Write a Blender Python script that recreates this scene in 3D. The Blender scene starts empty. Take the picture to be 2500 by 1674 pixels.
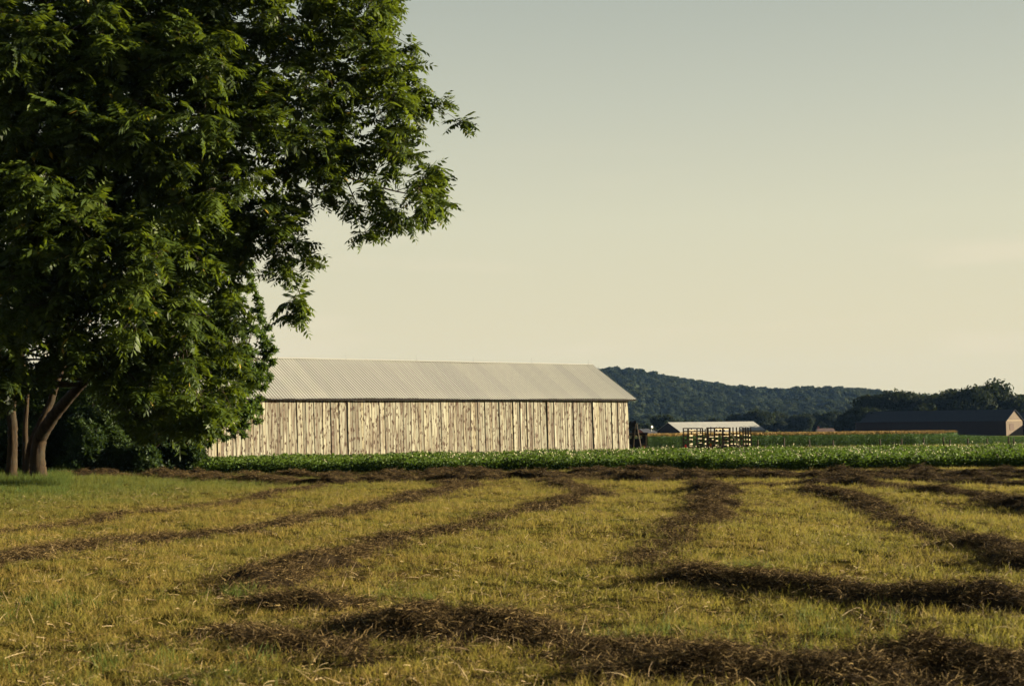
import bpy, math, random
import numpy as np
from mathutils import Vector, Matrix, noise as mnoise

rng = np.random.default_rng(11)
random.seed(11)
S = bpy.context.scene
COL = S.collection
R = math.radians

# ------------------------------------------------------------------ camera
F = 2500 * 50 / 36.0
CAM_H = 2.3
cam_d = bpy.data.cameras.new('camera')
cam = bpy.data.objects.new('camera', cam_d)
COL.objects.link(cam)
cam_d.sensor_width = 36
cam_d.lens = 50
cam_d.clip_end = 20000
CAMROT = Matrix.Rotation(R(90 + 3.25), 4, 'X') @ Matrix.Rotation(R(-0.6), 4, 'Z')
cam.matrix_world = Matrix.Translation((0, 0, CAM_H)) @ CAMROT
cam_d.dof.use_dof = True
cam_d.dof.focus_distance = 85
cam_d.dof.aperture_fstop = 3.2
S.camera = cam

# ------------------------------------------------------------------ sky
SUN_EL, SUN_AZ = 14.0, 7.0          # azimuth: degrees from +X (right of frame) towards +Y (away)
w = bpy.data.worlds.new('World')
S.world = w
w.use_nodes = True
nt = w.node_tree
nt.nodes.clear()
N = nt.nodes.new
out = N('ShaderNodeOutputWorld')
bg = N('ShaderNodeBackground')
bg.inputs['Strength'].default_value = 0.1
sky = N('ShaderNodeTexSky')
sky.sky_type = 'NISHITA'
sky.sun_disc = False
sky.sun_elevation = R(SUN_EL)
sky.sun_rotation = R(90 - SUN_AZ)
sky.dust_density = 3.0
tc = N('ShaderNodeTexCoord')
sep = N('ShaderNodeSeparateXYZ')
ramp = N('ShaderNodeValToRGB')
cr = ramp.color_ramp
cr.elements[0].position = 0.0
cr.elements[0].color = (.73, .645, .415, 1)
cr.elements[1].position = 1.0
cr.elements[1].color = (.045, .08, .15, 1)
for p, c in ((.06, (.715, .645, .43)), (.14, (.655, .63, .45)), (.22, (.53, .54, .425)), (.30, (.415, .445, .38)), (.52, (.14, .19, .24))):
    e = cr.elements.new(p)
    e.color = (*c, 1)
nt.links.new(tc.outputs['Generated'], sep.inputs[0])
nt.links.new(sep.outputs['Z'], ramp.inputs[0])
mul = N('ShaderNodeVectorMath')
mul.operation = 'SCALE'
mul.inputs['Scale'].default_value = 2.26
mpw = N('ShaderNodeMapping')
mpw.inputs['Scale'].default_value = (2.2, 2.2, 16.0)
nzw = N('ShaderNodeTexNoise')
nzw.inputs['Scale'].default_value = 2.6
nzw.inputs['Detail'].default_value = 7
crw = N('ShaderNodeValToRGB')
crw.color_ramp.elements[0].position = .53
crw.color_ramp.elements[0].color = (0, 0, 0, 1)
crw.color_ramp.elements[1].position = .72
crw.color_ramp.elements[1].color = (.45, .45, .45, 1)
mxw = N('ShaderNodeMix')
mxw.data_type = 'RGBA'
mxw.inputs['B'].default_value = (.80, .70, .50, 1)
nt.links.new(tc.outputs['Generated'], mpw.inputs['Vector'])
nt.links.new(mpw.outputs[0], nzw.inputs['Vector'])
nt.links.new(nzw.outputs['Fac'], crw.inputs[0])
lowr = N('ShaderNodeMapRange')
lowr.inputs['From Min'].default_value = .20
lowr.inputs['From Max'].default_value = .10
nt.links.new(sep.outputs['Z'], lowr.inputs['Value'])
mulc = N('ShaderNodeMath')
mulc.operation = 'MULTIPLY'
nt.links.new(crw.outputs['Color'], mulc.inputs[0])
nt.links.new(lowr.outputs[0], mulc.inputs[1])
nt.links.new(mulc.outputs[0], mxw.inputs['Factor'])
nt.links.new(ramp.outputs['Color'], mxw.inputs['A'])
nt.links.new(mxw.outputs['Result'], mul.inputs[0])
mx = N('ShaderNodeMix')
mx.data_type = 'RGBA'
mx.inputs['Factor'].default_value = 0.977
nt.links.new(sky.outputs['Color'], mx.inputs['A'])
nt.links.new(mul.outputs[0], mx.inputs['B'])
nt.links.new(mx.outputs['Result'], bg.inputs['Color'])
nt.links.new(bg.outputs[0], out.inputs['Surface'])

# ------------------------------------------------------------------ sun
sun_d = bpy.data.lights.new('sun', 'SUN')
sun_d.energy = 5.0
sun_d.angle = R(0.53)
sun_d.color = (1.0, .86, .63)
sun = bpy.data.objects.new('sun', sun_d)
COL.objects.link(sun)
sv = Vector((math.cos(R(SUN_EL)) * math.cos(R(SUN_AZ)), math.cos(R(SUN_EL)) * math.sin(R(SUN_AZ)), math.sin(R(SUN_EL))))
sun.rotation_euler = sv.to_track_quat('Z', 'Y').to_euler()
sun.location = (60, 0, 60)

S.view_settings.view_transform = 'Standard'
S.view_settings.look = 'None'
S.view_settings.exposure = 2.2
S.view_settings.gamma = 1
S.view_settings.use_curve_mapping = False

# ================================================================== helpers
CR3 = np.array(CAMROT.to_3x3())

def ray(px, py):
    return CR3 @ np.array([(px - 1250) / F, (837 - py) / F, -1.0])

def at(px, py, D):
    """world point seen at photo pixel px,py at depth D (metres along Y)"""
    d = ray(px, py)
    t = D / d[1]
    return Vector((d[0] * t, D, CAM_H + d[2] * t))

def gnd(px, py):
    d = ray(px, py)
    t = -CAM_H / d[2]
    return np.array([d[0] * t, d[1] * t])

def smooth(t):
    t = np.clip(t, 0, 1)
    return t * t * (3 - 2 * t)

def terrain(x, y):
    x = np.asarray(x, float)
    y = np.asarray(y, float)
    k = np.clip(y - 97, 0, 420)
    z = -0.0098 * k * k / (k + 12)
    z = z + 0.0052 * np.clip(x - 60, -150, 150) * smooth((y - 180) / 200)
    z = z + (0.05 * np.sin(x * .31 + 1.3) * np.sin(y * .23) + 0.03 * np.sin(x * .8 + y * .57)) * smooth((80 - y) / 20 )
    return z

def tz(x, y):
    return float(terrain(x, y))

class MB:
    def __init__(s):
        s.v = []
        s.f = []
    def box(s, lo, hi, mat=None):
        b = len(s.v)
        for z in (lo[2], hi[2]):
            for x, y in ((lo[0], lo[1]), (hi[0], lo[1]), (hi[0], hi[1]), (lo[0], hi[1])):
                p = Vector((x, y, z))
                s.v.append(tuple(mat @ p) if mat is not None else tuple(p))
        s.f += [tuple(b + i for i in q) for q in ((3, 2, 1, 0), (4, 5, 6, 7), (0, 1, 5, 4), (1, 2, 6, 5), (2, 3, 7, 6), (3, 0, 4, 7))]
    def beam(s, a, b, w=.05, t=.05, up=(0, 0, 1)):
        a = Vector(a); b = Vector(b)
        d = b - a
        L = d.length
        z = d.normalized()
        u = Vector(up)
        if abs(z.dot(u)) > .95:
            u = Vector((0, 1, 0))
        x = u.cross(z).normalized()
        y = z.cross(x)
        m = Matrix((x, y, z)).transposed().to_4x4()
        m.translation = a
        s.box((-w / 2, -t / 2, 0), (w / 2, t / 2, L), m)
    def tube(s, pts, rad, n=7, cap=True):
        pts = [Vector(p) for p in pts]
        b0 = len(s.v)
        prev = None
        for i, p in enumerate(pts):
            d = (pts[min(i + 1, len(pts) - 1)] - pts[max(i - 1, 0)]).normalized()
            if prev is None:
                u = Vector((1, 0, 0)) if abs(d.x) < .8 else Vector((0, 1, 0))
            else:
                u = prev
            x = (u - d * u.dot(d)).normalized()
            prev = x
            y = d.cross(x)
            for k in range(n):
                a = 2 * math.pi * k / n
                s.v.append(tuple(p + (x * math.cos(a) + y * math.sin(a)) * rad[i]))
        for i in range(len(pts) - 1):
            for k in range(n):
                k2 = (k + 1) % n
                s.f.append((b0 + i * n + k, b0 + i * n + k2, b0 + (i + 1) * n + k2, b0 + (i + 1) * n + k))
        if cap:
            s.f.append(tuple(b0 + k for k in reversed(range(n))))
            s.f.append(tuple(b0 + (len(pts) - 1) * n + k for k in range(n)))
    def poly(s, pts):
        b = len(s.v)
        s.v += [tuple(p) for p in pts]
        s.f.append(tuple(range(b, b + len(pts))))
    def prism(s, prof, y0, y1, axis='y'):
        b = len(s.v)
        n = len(prof)
        for y in (y0, y1):
            for (a, c) in prof:
                s.v.append((a, y, c) if axis == 'y' else (y, a, c))
        s.f.append(tuple(range(b, b + n)))
        s.f.append(tuple(range(b + 2 * n - 1, b + n - 1, -1)))
        for i in range(n):
            j = (i + 1) % n
            s.f.append((b + j, b + i, b + n + i, b + n + j))
    def mesh(s, name, mat=None, smooth_=False):
        me = bpy.data.meshes.new(name)
        me.from_pydata(s.v, [], s.f)
        if mat:
            me.materials.append(mat)
        if smooth_:
            me.polygons.foreach_set('use_smooth', [True] * len(me.polygons))
        me.update()
        return me
    def build(s, name, mat, parent=None, smooth_=False):
        return link(name, s.mesh(name, mat, smooth_), parent)

def link(name, me, parent=None):
    o = bpy.data.objects.new(name, me)
    COL.objects.link(o)
    if parent is not None:
        o.parent = parent
    return o

def empty(name, loc, rz=0.0):
    o = bpy.data.objects.new(name, None)
    o.empty_display_size = .3
    COL.objects.link(o)
    o.location = loc
    o.rotation_euler = (0, 0, rz)
    return o

def tag(o, label=None, cat=None, group=None, kind=None):
    if label: o['label'] = label
    if cat: o['category'] = cat
    if group: o['group'] = group
    if kind: o['kind'] = kind
    return o

def quads_mesh(name, q, mats, tint=None, midx=None):
    """q: (Q,4,3) array of separate quads -> mesh"""
    q = np.asarray(q, np.float32)
    Q = len(q)
    me = bpy.data.meshes.new(name)
    me.vertices.add(Q * 4)
    me.vertices.foreach_set('co', q.reshape(-1))
    me.loops.add(Q * 4)
    me.loops.foreach_set('vertex_index', np.arange(Q * 4, dtype=np.int32))
    me.polygons.add(Q)
    me.polygons.foreach_set('loop_start', np.arange(0, Q * 4, 4, dtype=np.int32))
    for m in (mats if isinstance(mats, (list, tuple)) else [mats]):
        me.materials.append(m)
    if midx is not None:
        me.polygons.foreach_set('material_index', np.asarray(midx, np.int32))
    me.update(calc_edges=True)
    if tint is not None:
        a = me.attributes.new('tint', 'FLOAT', 'FACE')
        a.data.foreach_set('value', np.asarray(tint, np.float32))
    return me

def unit(v):
    return v / np.maximum(np.linalg.norm(v, axis=-1, keepdims=True), 1e-9)

def basis(d, up):
    """(N,3,3) with columns x=d, y=side, z=normal"""
    d = unit(d)
    s = unit(np.cross(up, d))
    n = np.cross(d, s)
    return np.stack([d, s, n], axis=-1)

def place(variants, pos, B, scl, tintbase):
    """scatter quad variants; returns quads, tints"""
    which = rng.integers(0, len(variants), len(pos))
    qs, ts = [], []
    for k, v in enumerate(variants):
        m = which == k
        if not m.any():
            continue
        q = np.einsum('nij,qcj->nqci', B[m] * scl[m][:, None, None], v) + pos[m][:, None, None, :]
        t = np.repeat(tintbase[m][:, None], len(v), 1) + rng.normal(0, .06, (m.sum(), len(v)))
        qs.append(q.reshape(-1, 4, 3))
        ts.append(t.reshape(-1))
    ts = np.clip(np.concatenate(ts), 0, .93)
    ts[rng.random(len(ts)) < .006] = .98
    return np.concatenate(qs), ts

# ---- GN scatter of prototype meshes (only for uncountable stuff)
def scatter(name, pos, rot, scl, protos, parent=None):
    n = len(pos)
    me = bpy.data.meshes.new(name)
    me.vertices.add(n)
    me.vertices.foreach_set('co', np.asarray(pos, np.float32).reshape(-1))
    a = me.attributes.new('rot', 'FLOAT_VECTOR', 'POINT')
    a.data.foreach_set('vector', np.asarray(rot, np.float32).reshape(-1))
    scl = np.asarray(scl, np.float32)
    if scl.ndim == 1:
        scl = np.repeat(scl[:, None], 3, 1)
    a = me.attributes.new('scl', 'FLOAT_VECTOR', 'POINT')
    a.data.foreach_set('vector', scl.reshape(-1))
    a = me.attributes.new('idx', 'INT', 'POINT')
    a.data.foreach_set('value', rng.integers(0, len(protos), n).astype(np.int32))
    me.update()
    o = link(name, me, parent)
    c = bpy.data.collections.new(name + '_source')
    for p in protos:
        po = bpy.data.objects.new(p.name, p)
        c.objects.link(po)
    g = bpy.data.node_groups.new(name + '_scatter', 'GeometryNodeTree')
    g.interface.new_socket('Geometry', in_out='INPUT', socket_type='NodeSocketGeometry')
    g.interface.new_socket('Geometry', in_out='OUTPUT', socket_type='NodeSocketGeometry')
    gi = g.nodes.new('NodeGroupInput'); go = g.nodes.new('NodeGroupOutput')
    iop = g.nodes.new('GeometryNodeInstanceOnPoints')
    ci = g.nodes.new('GeometryNodeCollectionInfo')
    ci.inputs['Collection'].default_value = c
    ci.inputs['Separate Children'].default_value = True
    ci.inputs['Reset Children'].default_value = True
    iop.inputs['Pick Instance'].default_value = True
    def attr(nm, ty):
        x = g.nodes.new('GeometryNodeInputNamedAttribute')
        x.data_type = ty
        x.inputs['Name'].default_value = nm
        return x.outputs['Attribute']
    L = g.links.new
    e2r = g.nodes.new('FunctionNodeEulerToRotation')
    L(gi.outputs[0], iop.inputs['Points'])
    L(ci.outputs[0], iop.inputs['Instance'])
    L(attr('idx', 'INT'), iop.inputs['Instance Index'])
    L(attr('rot', 'FLOAT_VECTOR'), e2r.inputs[0])
    L(e2r.outputs[0], iop.inputs['Rotation'])
    L(attr('scl', 'FLOAT_VECTOR'), iop.inputs['Scale'])
    L(iop.outputs[0], go.inputs[0])
    md = o.modifiers.new('scatter', 'NODES')
    md.node_group = g
    o['kind'] = 'stuff'
    return o

def zrot(n, tilt=0.0):
    r = np.zeros((n, 3))
    r[:, 2] = rng.uniform(0, 6.283, n)
    if tilt:
        r[:, :2] = rng.normal(0, tilt, (n, 2))
    return r

# ------------------------------------------------------------------ materials
class NT:
    def __init__(s, name):
        s.m = bpy.data.materials.new(name)
        s.m.use_nodes = True
        s.t = s.m.node_tree
        s.t.nodes.clear()
        s.out = s.n('ShaderNodeOutputMaterial')
    def n(s, ty, **kw):
        x = s.t.nodes.new(ty)
        for k, v in kw.items():
            if k in x.inputs:
                x.inputs[k].default_value = v
            else:
                setattr(x, k, v)
        return x
    def l(s, a, b):
        s.t.links.new(a, b)
    def ramp(s, fac, stops, interp='LINEAR'):
        x = s.n('ShaderNodeValToRGB')
        c = x.color_ramp
        c.interpolation = interp
        while len(c.elements) < len(stops):
            c.elements.new(.5)
        for e, (p, col) in zip(c.elements, stops):
            e.position = p
            e.color = (*col, 1) if len(col) == 3 else col
        s.l(fac, x.inputs[0])
        return x.outputs['Color']
    def mix(s, fac, a, b, mode='MIX'):
        x = s.n('ShaderNodeMix', data_type='RGBA', blend_type=mode)
        for sock, v in (('Factor', fac), ('A', a), ('B', b)):
            if isinstance(v, (int, float)):
                x.inputs[sock].default_value = v
            elif isinstance(v, tuple):
                x.inputs[sock].default_value = (*v, 1)
            else:
                s.l(v, x.inputs[sock])
        return x.outputs['Result']
    def math(s, op, a, b=0.0):
        x = s.n('ShaderNodeMath', operation=op)
        for i, v in enumerate((a, b)):
            if isinstance(v, (int, float)):
                x.inputs[i].default_value = v
            else:
                s.l(v, x.inputs[i])
        return x.outputs[0]
    def noise(s, scale, detail=4, vec=None, rough=.55):
        x = s.n('ShaderNodeTexNoise')
        x.inputs['Scale'].default_value = scale
        x.inputs['Detail'].default_value = detail
        x.inputs['Roughness'].default_value = rough
        if vec is not None:
            s.l(vec, x.inputs['Vector'])
        return x.outputs['Fac']
    def wpos(s):
        return s.n('ShaderNodeNewGeometry').outputs['Position']
    def rnd(s):
        return s.n('ShaderNodeObjectInfo').outputs['Random']
    def obj(s):
        return s.n('ShaderNodeTexCoord').outputs['Object']
    def mapping(s, vec, scale=(1, 1, 1)):
        x = s.n('ShaderNodeMapping')
        x.inputs['Scale'].default_value = scale
        s.l(vec, x.inputs['Vector'])
        return x
    def bsdf(s, col, rough=.8, spec=.3, metal=0.0, bump=None, bstr=.3):
        b = s.n('ShaderNodeBsdfPrincipled')
        if isinstance(col, tuple):
            b.inputs['Base Color'].default_value = (*col, 1)
        else:
            s.l(col, b.inputs['Base Color'])
        b.inputs['Roughness'].default_value = rough
        b.inputs['Specular IOR Level'].default_value = spec
        b.inputs['Metallic'].default_value = metal
        if bump is not None:
            bn = s.n('ShaderNodeBump')
            bn.inputs['Strength'].default_value = bstr
            bn.inputs['Distance'].default_value = .02
            s.l(bump, bn.inputs['Height'])
            s.l(bn.outputs[0], b.inputs['Normal'])
        return b
    def done(s, sh):
        s.l(sh.outputs[0], s.out.inputs['Surface'])
        return s.m

def m_plain(name, c1, c2, scale=4, rough=.8, spec=.08, metal=0, stretch=(1, 1, 1), bump=.2):
    m = NT(name)
    mp = m.mapping(m.obj(), stretch)
    n = m.noise(scale, 5, mp.outputs[0])
    c = m.ramp(n, ((.3, c1), (.7, c2)))
    return m.done(m.bsdf(c, rough, spec, metal, n, bump))

def m_leaf(name, stops, transl=(.20, .30, .03), tfac=.35, rough=.45, spec=.35, source='tint'):
    m = NT(name)
    if source == 'tint':
        a = m.n('ShaderNodeAttribute')
        a.attribute_name = 'tint'
        fac = a.outputs['Fac']
    else:
        fac = m.rnd()
    c = m.ramp(fac, stops)
    b = m.bsdf(c, rough, spec)
    t = m.n('ShaderNodeBsdfTranslucent')
    m.l(m.mix(.55, c, transl), t.inputs['Color'])
    ms = m.n('ShaderNodeMixShader')
    ms.inputs[0].default_value = tfac
    m.l(b.outputs[0], ms.inputs[1])
    m.l(t.outputs[0], ms.inputs[2])
    return m.done(ms)

# ================================================================== ground
def m_ground():
    m = NT('ground_soil')
    p = m.wpos()
    sx = m.n('ShaderNodeSeparateXYZ')
    m.l(p, sx.inputs[0])
    n1 = m.noise(.35, 5, p)
    n2 = m.noise(9, 5, p)
    hay = m.ramp(n2, ((.3, (0.02888, 0.0216, 0.0063)), (.55, (0.06188, 0.04388, 0.01125)), (.75, (0.1073, 0.07088, 0.02025))))
    hay = m.mix(m.ramp(n1, ((.4, (0, 0, 0)), (.65, (1, 1, 1)))), hay, (0.04538, 0.04725, 0.009))
    soil = m.ramp(n2, ((.3, (.05, .035, .022)), (.7, (.10, .075, .045))))
    far = m.ramp(m.noise(.05, 4, p), ((.35, (.07, .10, .025)), (.65, (.15, .13, .05))))
    f1 = m.math('GREATER_THAN', sx.outputs['Y'], 69.0)
    f2 = m.math('GREATER_THAN', sx.outputs['Y'], 97.0)
    c = m.mix(f2, m.mix(f1, hay, soil), far)
    return m.done(m.bsdf(c, 1.0, 0.0, 0, n2, .6))
GROUND = m_ground()

def build_ground():
    ys = np.concatenate([np.linspace(-80, 0, 9)[:-1], np.arange(0, 110, .75), np.geomspace(110, 3000, 62)])
    xp = np.concatenate([np.arange(0, 48, .75), np.geomspace(48, 2600, 40)])
    xs = np.concatenate([-xp[::-1][:-1], xp])
    X, Y = np.meshgrid(xs, ys)
    Z = terrain(X, Y)
    me = bpy.data.meshes.new('ground')
    nx, ny = len(xs), len(ys)
    i = np.arange(nx * ny).reshape(ny, nx)
    f = np.stack([i[:-1, :-1], i[:-1, 1:], i[1:, 1:], i[1:, :-1]], -1).reshape(-1, 4)
    me.from_pydata(np.stack([X, Y, Z], -1).reshape(-1, 3).tolist(), [], f.tolist())
    me.polygons.foreach_set('use_smooth', [True] * len(me.polygons))
    me.materials.append(GROUND)
    o = link('ground', me)
    tag(o, 'mown hay field and farmland ground', None, kind='structure')
build_ground()

# ================================================================== hill
SKYL = np.array([(-600, 985), (300, 975), (800, 950), (1100, 925), (1300, 908), (1450, 903), (1493, 900), (1550, 903), (1600, 912), (1650, 924),
                 (1700, 931), (1780, 941), (1850, 947), (1900, 950), (1960, 946), (2060, 947), (2140, 954), (2250, 966), (2500, 978), (3200, 995)], float)
HD0, HD1 = 1000.0, 1800.0
def hill_ridge(x):
    px = 1250 + x / HD1 * F
    py = np.interp(px, SKYL[:, 0], SKYL[:, 1])
    hy = 1034 - .0105 * (px - 1250)
    return CAM_H + (hy - py) * HD1 / F - 8.0
def hill(x, y):
    zr = hill_ridge(np.asarray(x) * HD1 / np.maximum(np.asarray(y), 900) )
    b = -6.0
    bump = 6 * np.sin(x * .011 + y * .006) * np.sin(y * .013 + 1) + 3 * np.sin(x * .03 + 2) * np.sin(y * .027)
    t = smooth((y - HD0) / (HD1 - HD0))
    back = smooth((y - HD1) / 700)
    return b + (zr - b) * t * (1 - .7 * back) + bump * t * (1 - t) * 3

HILLM = m_plain('hill_floor', (.025, .04, .018), (.05, .065, .025), .05)
def build_hill():
    xs = np.linspace(-900, 1500, 121)
    ys = np.linspace(950, 2500, 63)
    X, Y = np.meshgrid(xs, ys)
    Z = hill(X, Y)
    nx, ny = len(xs), len(ys)
    i = np.arange(nx * ny).reshape(ny, nx)
    f = np.stack([i[:-1, :-1], i[:-1, 1:], i[1:, 1:], i[1:, :-1]], -1).reshape(-1, 4)
    me = bpy.data.meshes.new('hill')
    me.from_pydata(np.stack([X, Y, Z], -1).reshape(-1, 3).tolist(), [], f.tolist())
    me.polygons.foreach_set('use_smooth', [True] * len(me.polygons))
    me.materials.append(HILLM)
    tag(link('hill', me), 'long wooded hill rising behind the barns', None, kind='structure')
build_hill()

# ---- leafy crown made of lumps of small leaf faces
def lumpy_crown(rx, rz, zc, nl, per, leaf, seed, lump=.42):
    g = np.random.default_rng(seed)
    cs = unit(g.normal(size=(nl, 3))) * (g.uniform(.25, .82, (nl, 1)))
    cs[:, 2] = np.where(cs[:, 2] < -.55, -cs[:, 2] * .5, cs[:, 2])
    rr = lump * g.uniform(.6, 1.15, nl)
    n = nl * per
    k = np.repeat(np.arange(nl), per)
    d = unit(g.normal(size=(n, 3)))
    d[:, 2] = np.abs(d[:, 2]) * np.where(g.random(n) < .25, -1, 1)
    p = cs[k] + d * (rr[k] * g.uniform(.6, 1.08, n))[:, None]
    p = p * np.array([rx, rx, rz]) + np.array([0, 0, zc])
    nrm = unit(d + g.normal(0, .55, (n, 3)))
    u = unit(np.cross(nrm, g.normal(size=(n, 3))))
    v = np.cross(nrm, u)
    s = (leaf * g.uniform(.6, 1.3, n))[:, None]
    q = np.stack([p - u * s, p - v * s * .55, p + u * s, p + v * s * .55], 1)
    lumpt = g.uniform(.1, .8, nl)
    t = np.clip(lumpt[k] + g.normal(0, .12, n), 0, 1)
    return q, t

FAR_LEAF = m_leaf('wood_foliage', ((0, (0.00765, 0.01275, 0.00765)), (.5, (0.01275, 0.01912, 0.008925)), (1, (0.02295, 0.02805, 0.01147))), (0.051, 0.07012, 0.01275), .2, .8, .04)
HILL_LEAF = m_leaf('hill_foliage', ((0, (0.01267, 0.02074, 0.01152)), (.5, (0.02189, 0.03226, 0.01382)), (1, (0.03456, 0.04147, 0.01613))), (0.0576, 0.07488, 0.01728), .2, .8, .04, source='rnd')
def build_forest():
    protos = []
    for s in range(5):
        q, t = lumpy_crown(4.6, 4.2, 5.0, 9, 45, .85, 50 + s, .5)
        protos.append(quads_mesh('wood_tree', q, HILL_LEAF, t))
    g = np.random.default_rng(70)
    q = []
    for i in range(9):
        z0 = 1 + i * 1.15
        rr = 2.6 * (1 - i / 9.5)
        for a in np.linspace(0, 6.28, 14)[:-1] + g.uniform(0, 1):
            d = np.array([math.cos(a), math.sin(a), -.25])
            s_ = np.array([-math.sin(a), math.cos(a), 0]) * .45
            c = np.array([0, 0, z0])
            q.append([c, c + d * rr * .6 - s_, c + d * rr, c + d * rr * .6 + s_])
    protos.append(quads_mesh('wood_conifer', np.array(q), HILL_LEAF))
    n = 21000
    x = rng.uniform(-450, 1150, n)
    y = rng.uniform(1010, 1990, n)
    z = hill(x, y) - 1.2
    sc = rng.uniform(.5, 1.25, n)
    o = scatter('hill_forest', np.stack([x, y, z], 1), zrot(n), sc, protos)
    idx = rng.integers(0, 5, n)
    idx[rng.random(n) < .05] = 5
    o.data.attributes['idx'].data.foreach_set('value', idx.astype(np.int32))
    tag(o, 'dense bluish green woodland covering the far hill', None, kind='stuff')
build_forest()

# ================================================================== barn
def m_board():
    m = NT('weathered_board')
    oi = m.n('ShaderNodeObjectInfo')
    off = m.n('ShaderNodeCombineXYZ')
    for i, k in enumerate((37.0, 91.0, 53.0)):
        m.l(m.math('MULTIPLY', oi.outputs['Random'], k), off.inputs[i])
    add = m.n('ShaderNodeVectorMath', operation='ADD')
    m.l(m.obj(), add.inputs[0])
    m.l(off.outputs[0], add.inputs[1])
    v = add.outputs[0]
    grain = m.noise(16, 6, m.mapping(v, (1, 1, .045)).outputs[0], .6)
    streak = m.noise(5.5, 5, m.mapping(v, (1, 1, .09)).outputs[0], .6)
    base = m.ramp(grain, ((.28, (0.09313, 0.07707, 0.05227)), (.42, (0.1972, 0.183, 0.1289)), (.56, (0.2573, 0.2505, 0.1847)), (.8, (0.2958, 0.2955, 0.2299))))
    tone = m.ramp(oi.outputs['Random'], ((0, (.58, .57, .56)), (.25, (.84, .83, .82)), (.6, (1, 1, 1)), (.85, (1.12, 1.1, 1.06)), (1, (.9, .82, .7))))
    base = m.mix(1.0, base, tone, 'MULTIPLY')
    base = m.mix(m.ramp(streak, ((.44, (0, 0, 0)), (.60, (.85, .85, .85)))), base, (.085, .06, .042))
    vo = m.n('ShaderNodeTexVoronoi')
    vo.inputs['Scale'].default_value = 1.0
    vo.inputs['Randomness'].default_value = 1.0
    wob = m.n('ShaderNodeTexNoise')
    wob.inputs['Scale'].default_value = 7
    m.l(v, wob.inputs['Vector'])
    wv = m.n('ShaderNodeVectorMath', operation='MULTIPLY_ADD')
    wv.inputs[1].default_value = (.22, .0, .42)
    m.l(wob.outputs['Color'], wv.inputs[0])
    m.l(v, wv.inputs[2])
    m.l(m.mapping(wv.outputs[0], (4.6, .6, 2.1)).outputs[0], vo.inputs['Vector'])
    kn = m.ramp(vo.outputs['Distance'], ((.25, (1, 1, 1)), (.38, (0, 0, 0))))
    base = m.mix(m.math('MULTIPLY', kn, .93), base, (.045, .026, .016))
    return m.done(m.bsdf(base, .85, .15, 0, grain, .5))
BOARD = m_board()
EAVESHADE = m_plain('eave_shade_fascia', (.012, .010, .009), (.025, .02, .017), 6)  # near-black colour paints the eave's shadow line onto the fascia
DARKWOOD = m_plain('dark_timber', (.045, .030, .022), (.09, .062, .045), 6, stretch=(1, 1, .2))
def m_metal_roof():
    m = NT('painted_roof_metal')
    n = m.noise(.8, 5, m.mapping(m.obj(), (1, .25, 1)).outputs[0])
    c = m.ramp(n, ((.3, (0.3053, 0.2971, 0.2508)), (.7, (0.3598, 0.3488, 0.2943))))
    c = m.mix(m.math('MULTIPLY', m.rnd(), .5), c, (0.228, 0.228, 0.2052))
    c = m.mix(m.ramp(m.noise(2.2, 5, m.mapping(m.obj(), (1.6, .12, .12)).outputs[0]), ((.58, (0, 0, 0)), (.76, (.4, .4, .4)))), c, (.14, .11, .075))
    return m.done(m.bsdf(c, .5, .35, 0))
ROOFM = m_metal_roof()
RODM = m_plain('rod_metal', (.12, .12, .12), (.2, .2, .2), 5, .5)

BA = R(36.5)
BL, BW, BE, BR_ = 46.0, 10.2, 4.54, 7.32      # length, width, eave, ridge
LEAN = -0.026
corner = at(1537, 1100, 117.0)
corner.z = tz(corner.x, corner.y)
barn = empty('tobacco_barn', corner, BA)
tag(barn, 'long weathered board barn with pale corrugated metal roof beyond the flowering crop', 'barn')
def leanx(x, z):
    return x + LEAN * z

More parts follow.
